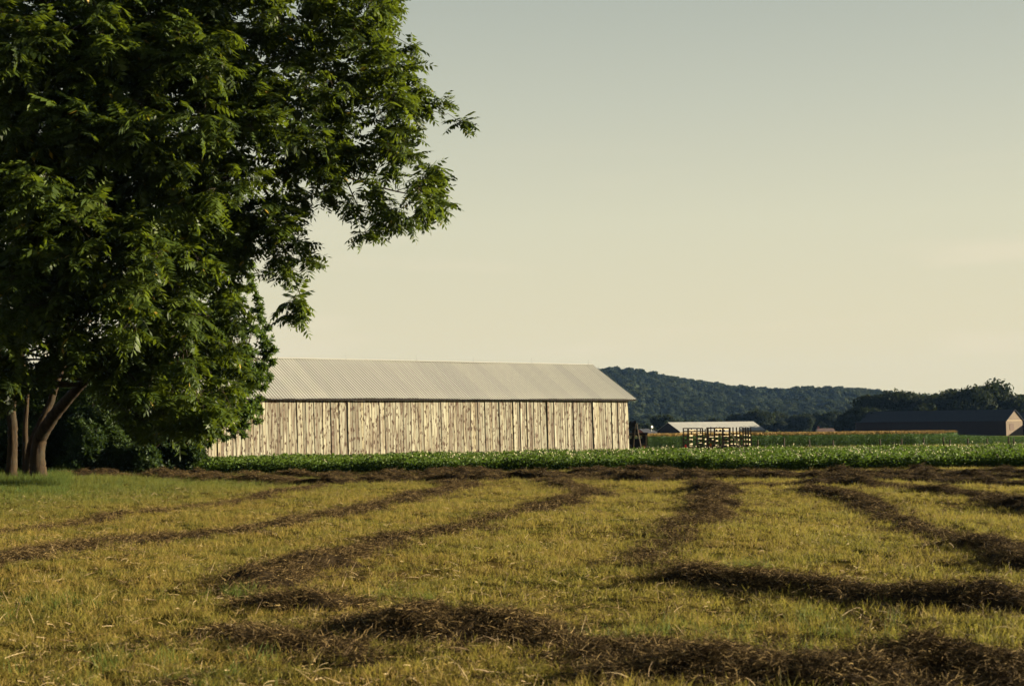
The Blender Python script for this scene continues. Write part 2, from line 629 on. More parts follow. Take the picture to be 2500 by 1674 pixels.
def build_barn():
    # local x runs from -BL (left) to 0 (right corner), y away from camera
    bw = .222
    # board meshes: several variants sheared with the lean of the building
    def board_mesh(wd, z0, z1, nick, jag):
        b = MB()
        th = .028
        nz = 4
        zs = [z0 + (z1 - z0) * i / nz for i in range(nz + 1)]
        for i, z in enumerate(zs):
            bow = .006 * math.sin(i * 1.7 + nick)
            zz = (z + (jag if i == 0 else 0), z)
            for (x, y) in ((0, 0), (wd, 0), (wd, th), (0, th)):
                b.v.append((leanx(x + bow, z), y, zz[0] if x == 0 else zz[1]))
        for i in range(nz):
            for k in range(4):
                k2 = (k + 1) % 4
                b.f.append((i * 4 + k, i * 4 + k2, i * 4 + 4 + k2, i * 4 + 4 + k))
        b.f.append((3, 2, 1, 0))
        b.f.append(tuple(nz * 4 + k for k in range(4)))
        return b.mesh('board', BOARD)
    fixed = [board_mesh(bw - .014 - .010 * (k % 3), .05 + .03 * (k % 4), BE - .10, k * 1.3, .03 * ((k % 3) - 1)) for k in range(7)]
    vents = [board_mesh(bw - .010 - .008 * (k % 3), .10 + .05 * (k % 4), BE - .36, k * .9, .02 * ((k % 3) - 1)) for k in range(5)]
    heads = []
    for k in range(3):
        b = MB()
        for z in (BE - .34, BE - .10):
            for (x, y) in ((0, 0), (bw - .02, 0), (bw - .02, .028), (0, .028)):
                b.v.append((leanx(x, z), y, z))
        b.f += [(3, 2, 1, 0), (4, 5, 6, 7), (0, 1, 5, 4), (1, 2, 6, 5), (2, 3, 7, 6), (3, 0, 4, 7)]
        heads.append(b.mesh('board', BOARD))
    n = int(BL / bw)
    g = random.Random(5)
    for i in range(n):
        x = -(i + 1) * bw
        if i % 3 == 1:
            o = link('board', g.choice(vents), barn)
            r = g.random()
            ang = g.uniform(2.5, 5.5) if r < .4 else (g.uniform(6, 11) if r < .52 else g.uniform(0, 1.5))
            # hinged on its right edge: left edge swings out towards the camera
            o.matrix_local = Matrix.Translation((x + bw, -.012, 0)) @ Matrix.Rotation(R(ang), 4, 'Z') @ Matrix.Rotation(R(g.uniform(-.25, .3)), 4, 'Y') @ Matrix.Translation((-bw, 0, 0))
            h = link('board', g.choice(heads), barn)
            h.location = (x, g.uniform(-.006, .004), 0)
        else:
            o = link('board', g.choice(fixed), barn)
            o.location = (x + g.uniform(0, .006), g.uniform(-.014, .012), g.uniform(-.05, .04))
            if g.random() < .12:
                o.rotation_euler = (R(g.uniform(-.15, .05)), R(g.uniform(-.2, .2)), R(g.uniform(0, 2.5)))
    # posts and girts behind the boards
    for i in range(0, 9):
        x = -i * (BL / 8) + (-.12 if i == 0 else (.12 if i == 8 else 0))
        b = MB()
        b.beam((leanx(x, 0), .16, 0), (leanx(x, BE), .16, BE - .02), .16, .16)
        b.build('post', DARKWOOD, barn)
    for z in (.9, 2.4, BE - .14):
        b = MB()
        b.beam((leanx(-BL + .02, z), .060, z), (leanx(-.02, z), .060, z), .05, .14)
        b.build('girt', DARKWOOD, barn)
    # gable ends and back wall (plank faces with a thickness)
    for x0 in (-.045, -BL + .02):
        y = .07
        k = 0
        while y < BW - .05:
            y2 = min(y + .34, BW - .02)
            top = lambda yy: BE - .08 + (BR_ - BE) * (1 - abs(yy - BW / 2) / (BW / 2)) - .05
            b = MB()
            za, zb = top(y), top(y2)
            zz = .06 + .02 * (k % 3)
            pts = [(y + .004, zz), (y2 - .004, zz), (y2 - .004, zb), (y + .004, za)]
            if y < BW / 2 < y2:
                pts = [(y + .004, zz), (y2 - .004, zz), (y2 - .004, zb), (BW / 2, top(BW / 2)), (y + .004, za)]
            nv = len(pts)
            for xx in (0, .028):
                for (yy, z_) in pts:
                    b.v.append((leanx(x0 + xx, z_), yy, z_))
            b.f.append(tuple(range(nv)))
            b.f.append(tuple(range(2 * nv - 1, nv - 1, -1)))
            for q in range(nv):
                q2 = (q + 1) % nv
                b.f.append((q2, q, nv + q, nv + q2))
            b.build('gable_board', BOARD, barn)
            y = y2
            k += 1
    b = MB()
    for z in (.05, BE - .06):
        for (x, y) in ((-BL + .06, BW - .05), (-.06, BW - .05), (-.06, BW - .01), (-BL + .06, BW - .01)):
            b.v.append((leanx(x, z), y, z))
    b.f += [(3, 2, 1, 0), (4, 5, 6, 7), (0, 1, 5, 4), (1, 2, 6, 5), (2, 3, 7, 6), (3, 0, 4, 7)]
    b.build('back_wall', BOARD, barn)
    # earth floor skirt so that no light leaks under the boards
    # corrugated roof panels
    pw, oh, og = .92, .42, .55
    slope = (BR_ - BE) / (BW / 2)
    y0, z0 = -oh, BE - oh * slope
    y1, z1 = BW / 2, BR_
    nrm = Vector((0, -(z1 - z0), (y1 - y0))).normalized()
    def panel(flip):
        b = MB()
        xs = []
        pr = pw / 4
        for r in range(4):
            x = r * pr
            xs += [(x, 0), (x + pr * .66, 0), (x + pr * .75, .032), (x + pr * .90, .032)]
        xs.append((pw, 0))
        for side in (0, 1):
            for (x, h) in xs:
                for (y, z) in ((y0, z0), (y1, z1)):
                    p = Vector((0, y, z)) + nrm * (h - side * .012)
                    yy = p.y if not flip else BW - p.y
                    b.v.append((leanx(x, z0), yy, p.z))
        m_ = len(xs)
        for side in (0, 1):
            for i in range(m_ - 1):
                a = side * 2 * m_ + 2 * i
                q = (a, a + 2, a + 3, a + 1)
                b.f.append(q if (side == 0) != flip else q[::-1])
        for i in range(m_ - 1):
            b.f.append((2 * i, 2 * m_ + 2 * i, 2 * m_ + 2 * i + 2, 2 * i + 2))
        return b.mesh('roof_panel', ROOFM)
    fr, bk = panel(False), panel(True)
    tot = BL + 2 * og
    npn = int(round(tot / pw))
    g = random.Random(9)
    for i in range(npn):
        x = og - (i + 1) * pw
        o = link('roof_panel', fr, barn)
        o.location = (x, g.uniform(-.01, .01), .035 + g.uniform(-.012, .010) + .03 * math.sin(i * .31))
        o = link('roof_panel', bk, barn)
        o.location = (x, 0, .035)
    xe = og - npn * pw
    b = MB()
    prof = [(BW / 2 - .14, BR_ + .09 - .14 * slope + .02), (BW / 2, BR_ + .115), (BW / 2 + .14, BR_ + .09 - .14 * slope + .02), (BW / 2, BR_ + .095)]
    b.prism(prof, leanx(xe - .02, z0), leanx(og + .02, z0), 'x')
    b.build('ridge_cap', ROOFM, barn)
    # eave beam / fascia, slightly sagging
    for k in range(12):
        xa = xe + (og - xe) * k / 12
        xb = xe + (og - xe) * (k + 1) / 12
        b = MB()
        b.beam((xa + .01 + LEAN * z0, y0 + .10, z0 - .035 + .02 * math.sin(k * .9)), (xb - .01 + LEAN * z0, y0 + .10, z0 - .035 + .02 * math.sin((k + 1) * .9)), .035, .10)
        b.build('fascia', EAVESHADE, barn)
    # rafters tails / soffit closing the gap between wall top and roof
    b = MB()
    b.box((xe + .05 + LEAN * BE, y0 + .13, BE - .17), (og - .05 + LEAN * BE, .10, BE - .145))
    b.build('soffit', DARKWOOD, barn)
    # bare edge boards under the gable overhang
    for xx in (og - .05, xe + .05):
        b = MB()
        b.beam((xx + LEAN * z0, y0 + .02, z0 - .035), (xx + LEAN * z0, y1, z1 - .035), .04, .09)
        b.build('bargeboard', DARKWOOD, barn)
    # lightning rods
    for px in (836, 1008, 1148, 1291, 1429):
        best = min(np.arange(-BL, .4, .05), key=lambda t: abs(proj(barn_w(t, BW / 2, BR_))[0] - px - 3))
        b = MB()
        x = best + LEAN * 0
        b.tube([(x + .10, BW / 2, BR_ + .09), (x + .01, BW / 2, BR_ + .22), (x, BW / 2, BR_ + .55)], [.012, .010, .006], 6)
        b.tube([(x - .03, BW / 2, BR_ + .07), (x + .03, BW / 2, BR_ + .11)], [.05, .03], 6)
        b.build('lightning_rod', RODM, barn)

def proj(p):
    d = CR3.T @ (np.array(p) - np.array([0, 0, CAM_H]))
    return np.array([1250 + F * d[0] / -d[2], 837 - F * d[1] / -d[2]])
def barn_w(x, y, z):
    c, s = math.cos(BA), math.sin(BA)
    x = leanx(x, z)
    return (corner.x + c * x - s * y, corner.y + s * x + c * y, corner.z + z)
build_barn()

# ================================================================== walnut tree
def m_bark():
    m = NT('bark')
    v = m.obj()
    f = m.noise(9, 6, m.mapping(v, (1, 1, .16)).outputs[0], .65)
    b = m.noise(1.6, 4, v)
    c = m.ramp(f, ((.32, (0.006021, 0.004007, 0.002205)), (.5, (0.02326, 0.01508, 0.00762)), (.72, (0.04105, 0.02711, 0.01363))))
    c = m.mix(m.ramp(b, ((.45, (0, 0, 0)), (.7, (.6, .6, .6)))), c, (.022, .020, .012))
    return m.done(m.bsdf(c, .9, .1, 0, f, 1.0))
BARK = m_bark()
TWIG = m_plain('twig_bark', (0.02, 0.0152, 0.0104), (0.048, 0.036, 0.024), 6, .9, .1)
LEAFM = m_leaf('walnut_leaf', ((0, (0.01026, 0.0179, 0.003672)), (.35, (0.02395, 0.04058, 0.005508)), (.7, (0.04676, 0.0704, 0.008568)), (.93, (0.07413, 0.09549, 0.01469)), (.965, (0.1939, 0.1492, 0.01836)), (1, (0.2281, 0.1432, 0.02448))),
               (0.1482, 0.1969, 0.00918), .36, .5, .18)

def frond_variants(n, pairs=(5, 8)):
    out_ = []
    for k in range(n):
        g = np.random.default_rng(200 + k)
        np_ = int(g.integers(pairs[0], pairs[1] + 1))
        droop = g.uniform(.12, .5)
        q = []
        for i in range(np_):
            s = .16 + .80 * (i + .3) / np_
            base = np.array([s, 0, -droop * s * s])
            prof = .55 + .45 * math.sin(math.pi * min(1, .15 + .8 * s))
            for sd in (-1, 1):
                a = R(g.uniform(52, 74))
                L = .38 * prof * g.uniform(.85, 1.12)
                dn = g.uniform(.25, .85)
                d = np.array([math.cos(a), sd * math.sin(a), -dn]); d /= np.linalg.norm(d)
                wv = np.array([math.sin(a), -sd * math.cos(a), g.normal(0, .25)]); wv /= np.linalg.norm(wv)
                wd = L * .195
                q.append([base, base + d * L * .42 + wv * wd + [0, 0, .01], base + d * L, base + d * L * .42 - wv * wd])
        e = np.array([.97, 0, -droop * .94])
        d = np.array([.9, 0, -droop * 1.6]); d /= np.linalg.norm(d)
        q.append([e, e + d * .1 + [0, .035, 0], e + d * .22, e + d * .1 - [0, .035, 0]])
        # rachis
        prev = np.array([0., 0, 0])
        for s in (.33, .66, 1.0):
            cur = np.array([s, 0, -droop * s * s])
            q.append([prev - [0, .006, 0], cur - [0, .005, 0], cur + [0, .005, 0], prev + [0, .006, 0]])
            prev = cur
        out_.append(np.array(q))
    return out_

def whorl_variants(n, nl=(7, 10), L0=.42, wr=.19, flat=.5):
    out_ = []
    for k in range(n):
        g = np.random.default_rng(400 + k)
        q = []
        for i in range(int(g.integers(*nl))):
            a = g.uniform(-2.3, 2.3)
            d = np.array([math.cos(a) + .35, math.sin(a), g.normal(.1, flat)]); d /= np.linalg.norm(d)
            nrm = np.cross(d, g.normal(size=3)); nrm /= np.linalg.norm(nrm)
            L = L0 * g.uniform(.6, 1.1)
            b = np.array([g.uniform(-.25, .1), g.normal(0, .06), g.normal(0, .06)])
            q.append([b, b + d * L * .45 + nrm * L * wr, b + d * L, b + d * L * .45 - nrm * L * wr])
        out_.append(np.array(q))
    return out_

FRONDS = frond_variants(14)
WHORLS = whorl_variants(10, (5, 8), .46, .17, .8)

def in_poly(P, x, y):
    P = np.asarray(P, float)
    c = np.zeros(len(x), bool)
    j = len(P) - 1
    for i in range(len(P)):
        xi, yi = P[i]; xj, yj = P[j]
        m = ((yi > y) != (yj > y)) & (x < (xj - xi) * (y - yi) / (yj - yi + 1e-12) + xi)
        c ^= m
        j = i
    return c
def edge_dist(P, x, y):
    P = np.asarray(P, float)
    d = np.full(len(x), 1e9)
    for i in range(len(P)):
        a = P[i - 1]; b = P[i]
        ab = b - a
        t = np.clip(((x - a[0]) * ab[0] + (y - a[1]) * ab[1]) / (ab @ ab), 0, 1)
        d = np.minimum(d, np.hypot(x - a[0] - t * ab[0], y - a[1] - t * ab[1]))
    return d

def catmull(pts, n):
    pts = [np.asarray(p, float) for p in pts]
    P = [2 * pts[0] - pts[1]] + pts + [2 * pts[-1] - pts[-2]]
    out_ = []
    for i in range(1, len(P) - 2):
        for t in np.linspace(0, 1, n, endpoint=False):
            a, b, c, d = P[i - 1], P[i], P[i + 1], P[i + 2]
            out_.append(.5 * ((2 * b) + (c - a) * t + (2 * a - 5 * b + 4 * c - d) * t * t + (3 * b - a - 3 * c + d) * t ** 3))
    out_.append(P[-2])
    return np.array(out_)

def stem(mb, spec, n=8, seg=9, jitter=.012):
    """spec: list of (px,py,D,radius)"""
    pts = [np.array([*at(a, b, d), r]) for a, b, d, r in spec]
    c = catmull(pts, seg)
    c[1:-1, :3] += rng.normal(0, 1, (len(c) - 2, 3)) * jitter * np.minimum(1, c[1:-1, 3:4] * 4)
    mb.tube(c[:, :3].tolist(), c[:, 3].tolist(), n)
    return c

def crown_from_outline(poly, D0, px_m, sp_px, tmax, tgrow, keep, variants, leaf_scale, tips, per_tip, skeleton, rmax=.95, layer=2.0, droop=.35, dslope=0.0, upj=.35):
    """clumps of leafy twigs filling a volume: outline gives the spread, thickness grows inwards"""
    poly = np.asarray(poly, float)
    lo, hi = poly.min(0), poly.max(0)
    cand = rng.uniform(lo, hi, (26000, 2))
    cand = cand[in_poly(poly, cand[:, 0], cand[:, 1])]
    ed = edge_dist(poly, cand[:, 0], cand[:, 1])
    ok = ed > 9
    cand, ed = cand[ok], ed[ok]
    sel = []
    cell = {}
    for i, (x, y) in enumerate(cand):
        sp = sp_px * (0.62 if ed[i] < 40 else 1)
        kx, ky = int(x // sp_px), int(y // sp_px)
        good = True
        for ax in (-1, 0, 1):
            for ay in (-1, 0, 1):
                for j in cell.get((kx + ax, ky + ay), ()):
                    if (cand[j, 0] - x) ** 2 + (cand[j, 1] - y) ** 2 < sp * sp:
                        good = False
        if good:
            cell.setdefault((kx, ky), []).append(i)
            sel.append(i)
    centres, rads = [], []
    for i in sel:
        x, y = cand[i]
        em = ed[i] / px_m
        t = min(tmax(x, y) if callable(tmax) else tmax, .5 + tgrow * em)
        k = max(1, int(round(2 * t / layer)))
        for q in range(k):
            if rng.random() > (keep(x, y) if callable(keep) else keep):
                continue
            dy = -t + 2 * t * (q + rng.random()) / k
            D = D0 + dy + dslope * max(0.0, x - lo[0]) / px_m
            jx, jy = rng.normal(0, sp_px * .22, 2) if em > 1.0 else (0, 0)
            centres.append(np.array(at(x + jx, y + jy, D)))
            rads.append(min(rmax, max(.22, em * .85)) * rng.uniform(.8, 1.1))
    centres = np.array(centres)
    rads = np.array(rads)
    mb = MB()
    sk = np.asarray(skeleton)
    pos, dirs, scl, tint = [], [], [], []
    core = sk[:, :3].mean(0)
    for c, r in zip(centres, rads):
        d2 = ((sk[:, :3] - c) ** 2).sum(1) + 1.2 * np.maximum(0, sk[:, 2] - c[2]) ** 2
        s0 = sk[np.argmin(d2)]
        a = s0[:3]
        dist = np.linalg.norm(c - a)
        if dist > .2:
            mid = (a + c) / 2 + np.array([0, 0, .10 * dist]) + rng.normal(0, .06 * dist, 3)
            rb = min(s0[3] * .7, .015 + .012 * dist)
            mb.tube([a, mid, c], [rb, rb * .7, .012], 5, False)
        ct = rng.uniform(.15, .62)
        outd = unit(c - core)
        for k in range(tips):
            d = unit(rng.normal(size=3) + outd * .5 + np.array([0, 0, .25]))
            tip = c + d * r * rng.uniform(.35, 1.0)
            mb.tube([c, (c + tip) / 2 + rng.normal(0, .05, 3), tip], [.012, .009, .006], 3, False)
            m = per_tip if r > .45 else max(2, per_tip - 2)
            for q in range(m):
                fd = unit(d * .55 + rng.normal(size=3) * np.array([1, 1, .45]) + np.array([0, 0, -droop]))
                pos.append(tip - d * rng.uniform(0, .25))
                dirs.append(fd)
                scl.append(leaf_scale * rng.uniform(.7, 1.15) * (1 if r > .4 else .82))
                tint.append(np.clip(ct + rng.normal(0, .14), 0, .90))
    pos, dirs, scl, tint = np.array(pos), np.array(dirs), np.array(scl), np.array(tint)
    up = np.array([0, 0, 1.0]) + rng.normal(0, upj, (len(pos), 3))
    B = basis(dirs, up)
    q, t = place(variants, pos, B, scl, tint)
    return q, t, mb, len(pos)

def build_walnut():
    base = gnd(70, 1166)
    root = empty('walnut_tree', (base[0], base[1], 0))
    tag(root, 'large multi-stemmed tree with long feathery leaves overhanging the left of the hay field', 'tree')
    sk = []
    tb = MB()
    D = 63
    # the leaning, sunlit stem
    sk.append(stem(tb, [(96, 1176, 62.3, .40), (92, 1120, 62.3, .33), (99, 1068, 62.2, .30), (135, 1010, 61.3, .26), (178, 960, 60.1, .21), (213, 922, 59.3, .17), (262, 850, 58.4, .13), (380, 690, 58.2, .09), (500, 600, 58.9, .06), (560, 560, 59.3, .03)], 12))
    # stem behind
    sk.append(stem(tb, [(70, 1172, 63.4, .30), (76, 1110, 63.5, .25), (84, 1070, 63.6, .22), (120, 990, 64, .17), (170, 860, 64, .13), (300, 660, 63, .09), (420, 520, 62, .05)], 10))
    # upright left stem reaching the top
    sk.append(stem(tb, [(26, 1172, 62.9, .28), (30, 1100, 63, .22), (31, 1040, 63, .21), (28, 985, 63, .20), (50, 850, 62.5, .20), (95, 640, 61.5, .23), (150, 420, 60.5, .21), (205, 210, 60, .19), (236, 60, 60, .16), (260, -120, 60, .09)], 12))
    sk.append(stem(tb, [(28, 985, 63, .17), (5, 900, 63.2, .14), (-20, 780, 63.5, .11), (-70, 560, 64, .06)], 8))
    sk.append(stem(tb, [(62, 1172, 64.4, .17), (62, 1040, 64.6, .12), (64, 930, 64.6, .09), (30, 780, 64.4, .05)], 8))
    tb.build('trunk', BARK, root, True)
    lb = MB()
    # limbs
    sk.append(stem(lb, [(95, 690, 61.7, .16), (145, 620, 59.8, .13), (190, 580, 58.6, .11), (300, 420, 57.8, .10), (400, 300, 58.3, .10), (461, 235, 58.7, .11), (535, 200, 59.1, .08), (700, 150, 60.1, .06), (880, 110, 61.2, .035), (960, 30, 61.7, .02)], 8))
    sk.append(stem(lb, [(400, 300, 58.3, .08), (477, 256, 58.8, .08), (538, 295, 59.1, .07), (690, 370, 60.0, .06), (840, 430, 60.9, .045), (980, 470, 61.8, .03), (1080, 480, 62.4, .015)], 8))
    sk.append(stem(lb, [(690, 370, 60.0, .05), (820, 270, 60.8, .045), (960, 250, 61.7, .03), (1090, 280, 62.4, .015)], 7))
    sk.append(stem(lb, [(262, 850, 58.4, .10), (400, 620, 58.3, .09), (560, 430, 59.3, .08), (650, 470, 59.8, .06), (690, 600, 60.0, .04), (740, 740, 60.3, .02)], 7))
    sk.append(stem(lb, [(150, 420, 59.8, .12), (60, 330, 59.0, .09), (-40, 250, 58.0, .06)], 7))
    sk.append(stem(lb, [(205, 210, 58.8, .12), (330, 90, 57.9, .09), (480, 20, 58.8, .06), (640, -40, 59.7, .03)], 7))
    sk.append(stem(lb, [(840, 430, 60.9, .035), (880, 520, 61.2, .02), (895, 580, 61.3, .01)], 6))
    sk.append(stem(lb, [(95, 690, 61.7, .12), (200, 720, 57.6, .08), (330, 760, 57.7, .05), (450, 820, 58.6, .03)], 7))
    lb.build('limb', BARK, root, True)
    skel = np.concatenate(sk)
    skel = skel[skel[:, 2] > 2.5]
    P1 = [(-150, -140), (975, -140), (975, 30), (930, 75), (1010, 105), (1045, 190), (1045, 255), (1090, 225), (1135, 300), (1090, 330), (985, 335), (1020, 375), (1080, 400), (1110, 485), (1070, 525), (985, 560),
          (935, 555), (915, 598), (868, 592), (850, 520), (760, 490), (735, 560), (765, 640), (765, 700), (778, 760), (765, 795), (700, 770), (665, 700), (655, 600), (630, 560), (600, 640), (590, 800), (600, 930),
          (565, 1030), (440, 1055), (340, 1045), (285, 1010), (240, 930), (200, 890), (150, 895), (110, 930), (50, 965), (-150, 1010)]
    def tm(x, y):
        return 3.8 if x < 560 else (2.6 if x < 700 else 1.9)
    def kp(x, y):
        if x > 560 and 500 < y < 620: return .6
        if x > 560: return .80
        return .92
    q, t, mb, n = crown_from_outline(P1, 55.0, 60.0, 58, tm, .9, kp, FRONDS, 1.05, 6, 5, skel, dslope=.20, layer=1.9)
    print('walnut fronds', n, 'quads', len(q))
    mb.build('branch', TWIG, root)
    link('crown', quads_mesh('crown', q, LEAFM, t), root)
    for c in root.children:
        c.matrix_parent_inverse = Matrix.Translation(-Vector(root.location))
build_walnut()

LEAF2 = m_leaf('cherry_leaf', ((0, (0.01539, 0.03091, 0.00576)), (.4, (0.03232, 0.05888, 0.00936)), (.8, (0.06003, 0.09568, 0.01296)), (1, (0.09235, 0.1178, 0.0216))), (0.1308, 0.1987, 0.0108), .3, .55, .14)
def build_understory():
    # leafy tree behind the walnut, in front of the barn's left part
    base = gnd(430, 1150)
    root = empty('leafy_tree', (base[0], base[1], 0))
    tag(root, 'smaller dense tree with simple leaves hanging in front of the barn end', 'tree')
    tb = MB()
    sk = [stem(tb, [(430, 1152, base[1], .22), (426, 1060, base[1], .18), (432, 960, base[1], .15), (455, 820, base[1] - 1, .11), (500, 640, base[1] - 1.5, .05)], 9),
          stem(tb, [(432, 960, base[1], .09), (500, 900, base[1] - 1, .07), (580, 860, base[1] - 1.6, .04), (640, 880, base[1] - 2, .02)], 7),
          stem(tb, [(426, 1060, base[1], .07), (480, 1010, base[1] - .7, .05), (560, 1005, base[1] - 1.5, .03), (600, 1030, base[1] - 2, .015)], 7),
          stem(tb, [(455, 820, base[1] - 1, .07), (360, 740, base[1] - 1, .05), (300, 700, base[1] - 1, .02)], 7)]
    tb.build('trunk', BARK, root, True)
    P = [(300, 620), (420, 520), (560, 470), (612, 545), (622, 640), (650, 720), (660, 790), (682, 840), (672, 900), (655, 960), (645, 1015), (620, 1062), (545, 1092), (470, 1095), (430, 1010), (330, 980), (290, 820)]
    q, t, mb, n = crown_from_outline(P, base[1] - 2.2, 53.0, 38, 2.8, .9, .97, WHORLS, .80, 8, 5, np.concatenate(sk), .8, 1.5, .35, upj=1.4)
    print('leafy', n, len(q))
    mb.build('branch', TWIG, root)
    link('crown', quads_mesh('crown', q, LEAF2, t), root)
    for c in root.children:
        c.matrix_parent_inverse = Matrix.Translation(-Vector(root.location))
build_understory()

# shrubs in the shade below the trees
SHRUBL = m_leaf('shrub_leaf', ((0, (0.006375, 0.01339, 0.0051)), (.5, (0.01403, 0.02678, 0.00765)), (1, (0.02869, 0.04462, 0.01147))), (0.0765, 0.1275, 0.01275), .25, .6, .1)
SMALLW = whorl_variants(8, (7, 11), .24, .22, .6)
def shrub(px, D, hw, h, label, n=900, leaf=1.0, seed=0):
    g = np.random.default_rng(900 + seed)
    b = at(px, 1100, D)
    x0, z0 = b.x, tz(b.x, D)
    root = empty('shrub', (x0, D, z0))
    tag(root, label, 'shrub', 'shrubs under the trees')
    tb = MB()
    tips = []
    for k in range(9):
        a = g.uniform(0, 6.28)
        rr = hw * g.uniform(.3, .9)
        e = np.array([math.cos(a) * rr, math.sin(a) * rr * .8, h * g.uniform(.55, .95)])
        tb.tube([(0, 0, -.05), (e[0] * .3, e[1] * .3, e[2] * .5), tuple(e)], [.035, .022, .008], 5)
        tips.append(e)
    tb.build('stem', TWIG, root)
    nl = 16
    cs = unit(g.normal(size=(nl, 3))) * g.uniform(.3, .8, (nl, 1))
    cs[:, 2] = np.abs(cs[:, 2]) * .95
    k = g.integers(0, nl, n)
    d = unit(g.normal(size=(n, 3)))
    p = cs[k] + d * (.33 * g.uniform(.5, 1.05, n))[:, None]
    p[:, 2] = np.clip(p[:, 2], .02, 1.05)
    p = p * np.array([hw, hw * .8, h])
    B = basis(d + g.normal(0, .5, (n, 3)), np.array([0, 0, 1.0]) + g.normal(0, 1.3, (n, 3)))
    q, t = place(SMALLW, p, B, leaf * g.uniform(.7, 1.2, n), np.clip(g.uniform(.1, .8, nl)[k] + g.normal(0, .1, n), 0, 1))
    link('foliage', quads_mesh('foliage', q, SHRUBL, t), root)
SHR = [(-40, 66, 3.2, 3.6, 'dark overgrown shrub at the left picture edge behind the stems'),
       (150, 67.5, 2.6, 4.6, 'tall dark shrub just right of the leaning stem'),
       (235, 66.0, 2.2, 3.4, 'loose leafy shrub with lit sprigs right of the leaning stem'),
       (300, 68.5, 2.8, 5.2, 'tallest dark shrub in the deep shade under the crown'),
       (345, 65.8, 1.5, 1.9, 'rounded almost black shrub behind the hay row'),
       (395, 67.8, 2.0, 3.4, 'dark shrub between the black rounded shrub and the barn'),
       (450, 67.0, 1.5, 2.3, 'sunlit small-leaved shrub beside the left end of the crop'),
       (50, 69.5, 3.4, 5.6, 'big dark shrub behind the stem cluster'),
       (200, 71.5, 3.4, 6.2, 'background shrub closing the gap under the crown'),
       (370, 71.5, 3.0, 5.6, 'background shrub in front of the hidden barn end'),
       (120, 76.0, 3.6, 8.6, 'tall background shrub seen through the gaps right of the stems'),
       (290, 76.5, 3.6, 8.0, 'tall background shrub in the middle of the shade'),
       (410, 75.0, 2.2, 5.0, 'background shrub against the left end of the barn'),
       (-20, 77.0, 3.8, 8.8, 'tall background shrub behind the upright stem'),
       (-60, 71.5, 3.6, 6.4, 'background shrub cut by the left picture edge'),
       (270, 65.6, .9, .55, 'low yellowish weed clump along the hay row in the shade')]
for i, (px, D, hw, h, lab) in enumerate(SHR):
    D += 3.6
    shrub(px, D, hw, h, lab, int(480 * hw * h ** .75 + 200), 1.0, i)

# ================================================================== far trees
def far_tree(px, D, h, rx, label, seed, ytop=None, nl=38, per=280, leaf=.56, group='trees beyond the barns', zc=.58):
    b = at(px, 1050, D)
    z0 = tz(b.x, D)
    if ytop is not None:
        h = at(px, ytop, D).z - z0
    root = empty('broadleaf_tree', (b.x, D, z0))
    tag(root, label, 'tree', group)
    tb = MB()
    g = random.Random(seed)
    tb.tube([(0, 0, -.2), (.1, 0, h * .25), (.05, .1, h * .55), (0, 0, h * .8)], [.035 * h * .6, .026 * h * .6, .016 * h * .6, .05], 8)
    for k in range(6):
        a = g.uniform(0, 6.28)
        z = h * g.uniform(.22, .5)
        tb.tube([(0, 0, z), (math.cos(a) * rx * .4, math.sin(a) * rx * .4, z + h * .14), (math.cos(a) * rx * .7, math.sin(a) * rx * .7, z + h * .25)], [.13, .09, .03], 5)
    tb.build('trunk', BARK, root)
    rz = h * (1 - zc) / 1.12
    rz = h * .46
    q, t = lumpy_crown(rx, rz, h - rz * 1.12, nl, per, leaf, seed)
    link('crown', quads_mesh('crown', q, FAR_LEAF, t), root)
FT = [  # px, D, top y, radius, label
    (2150, 455, 952, 11.5, 'broad dark tree left of the long dark barn, first of the big group'),
    (2215, 452, 948, 11.5, 'round dark tree behind the left end of the long dark barn'),
    (2310, 468, 942, 9.5, 'lighter green tree in the dip behind the long dark barn'),
    (2380, 450, 928, 11.0, 'tall tree behind the middle of the long dark barn'),
    (2425, 458, 926, 11.5, 'tallest crown behind the right end of the long dark barn'),
    (2500, 452, 948, 11, 'dark tree at the right picture edge behind the gable'),
    (2580, 460, 940, 9.5, 'dark tree just beyond the right picture edge'),
    (2265, 440, 975, 5.5, 'small dark tree against the long dark barn roof'),
    (2115, 430, 985, 5.0, 'low dark tree at the left end of the long dark barn'),
    (2075, 470, 1000, 5.0, 'low tree left of the long dark barn'),
    (1625, 520, 1010, 5.6, 'round tree rising behind the left end of the pale roofed barn'),
    (1583, 480, 1034, 4.0, 'small pale tree beside the distant house'),
    (1555, 560, 1030, 4.5, 'small dark tree between the barn corner and the distant house'),
    (1660, 620, 1022, 5.5, 'low tree behind the pale roofed barn, left half'),
    (1700, 640, 1022, 5.5, 'low tree behind the middle of the pale roofed barn'),
    (1745, 640, 1020, 5.5, 'low tree behind the pale roofed barn, right half'),
    (1800, 600, 1010, 6.5, 'dark tree behind the right end of the pale roofed barn'),
    (1850, 600, 998, 7.0, 'broad dark tree right of the pale roofed barn'),
    (1900, 610, 1000, 7.0, 'dark tree in the middle of the row at the foot of the hill'),
    (1955, 590, 1006, 6.0, 'slim lit tree above the distant poles'),
    (1990, 600, 1006, 6.0, 'tree behind the small low house'),
    (2035, 600, 1002, 6.5, 'tree right of the small low house'),
    (1500, 560, 1030, 5.0, 'tree mostly hidden by the barn corner'),
]
for i, (px, D, yt, rx, lab) in enumerate(FT):
    far_tree(px, D, 0, rx, lab, 1000 + i, yt)

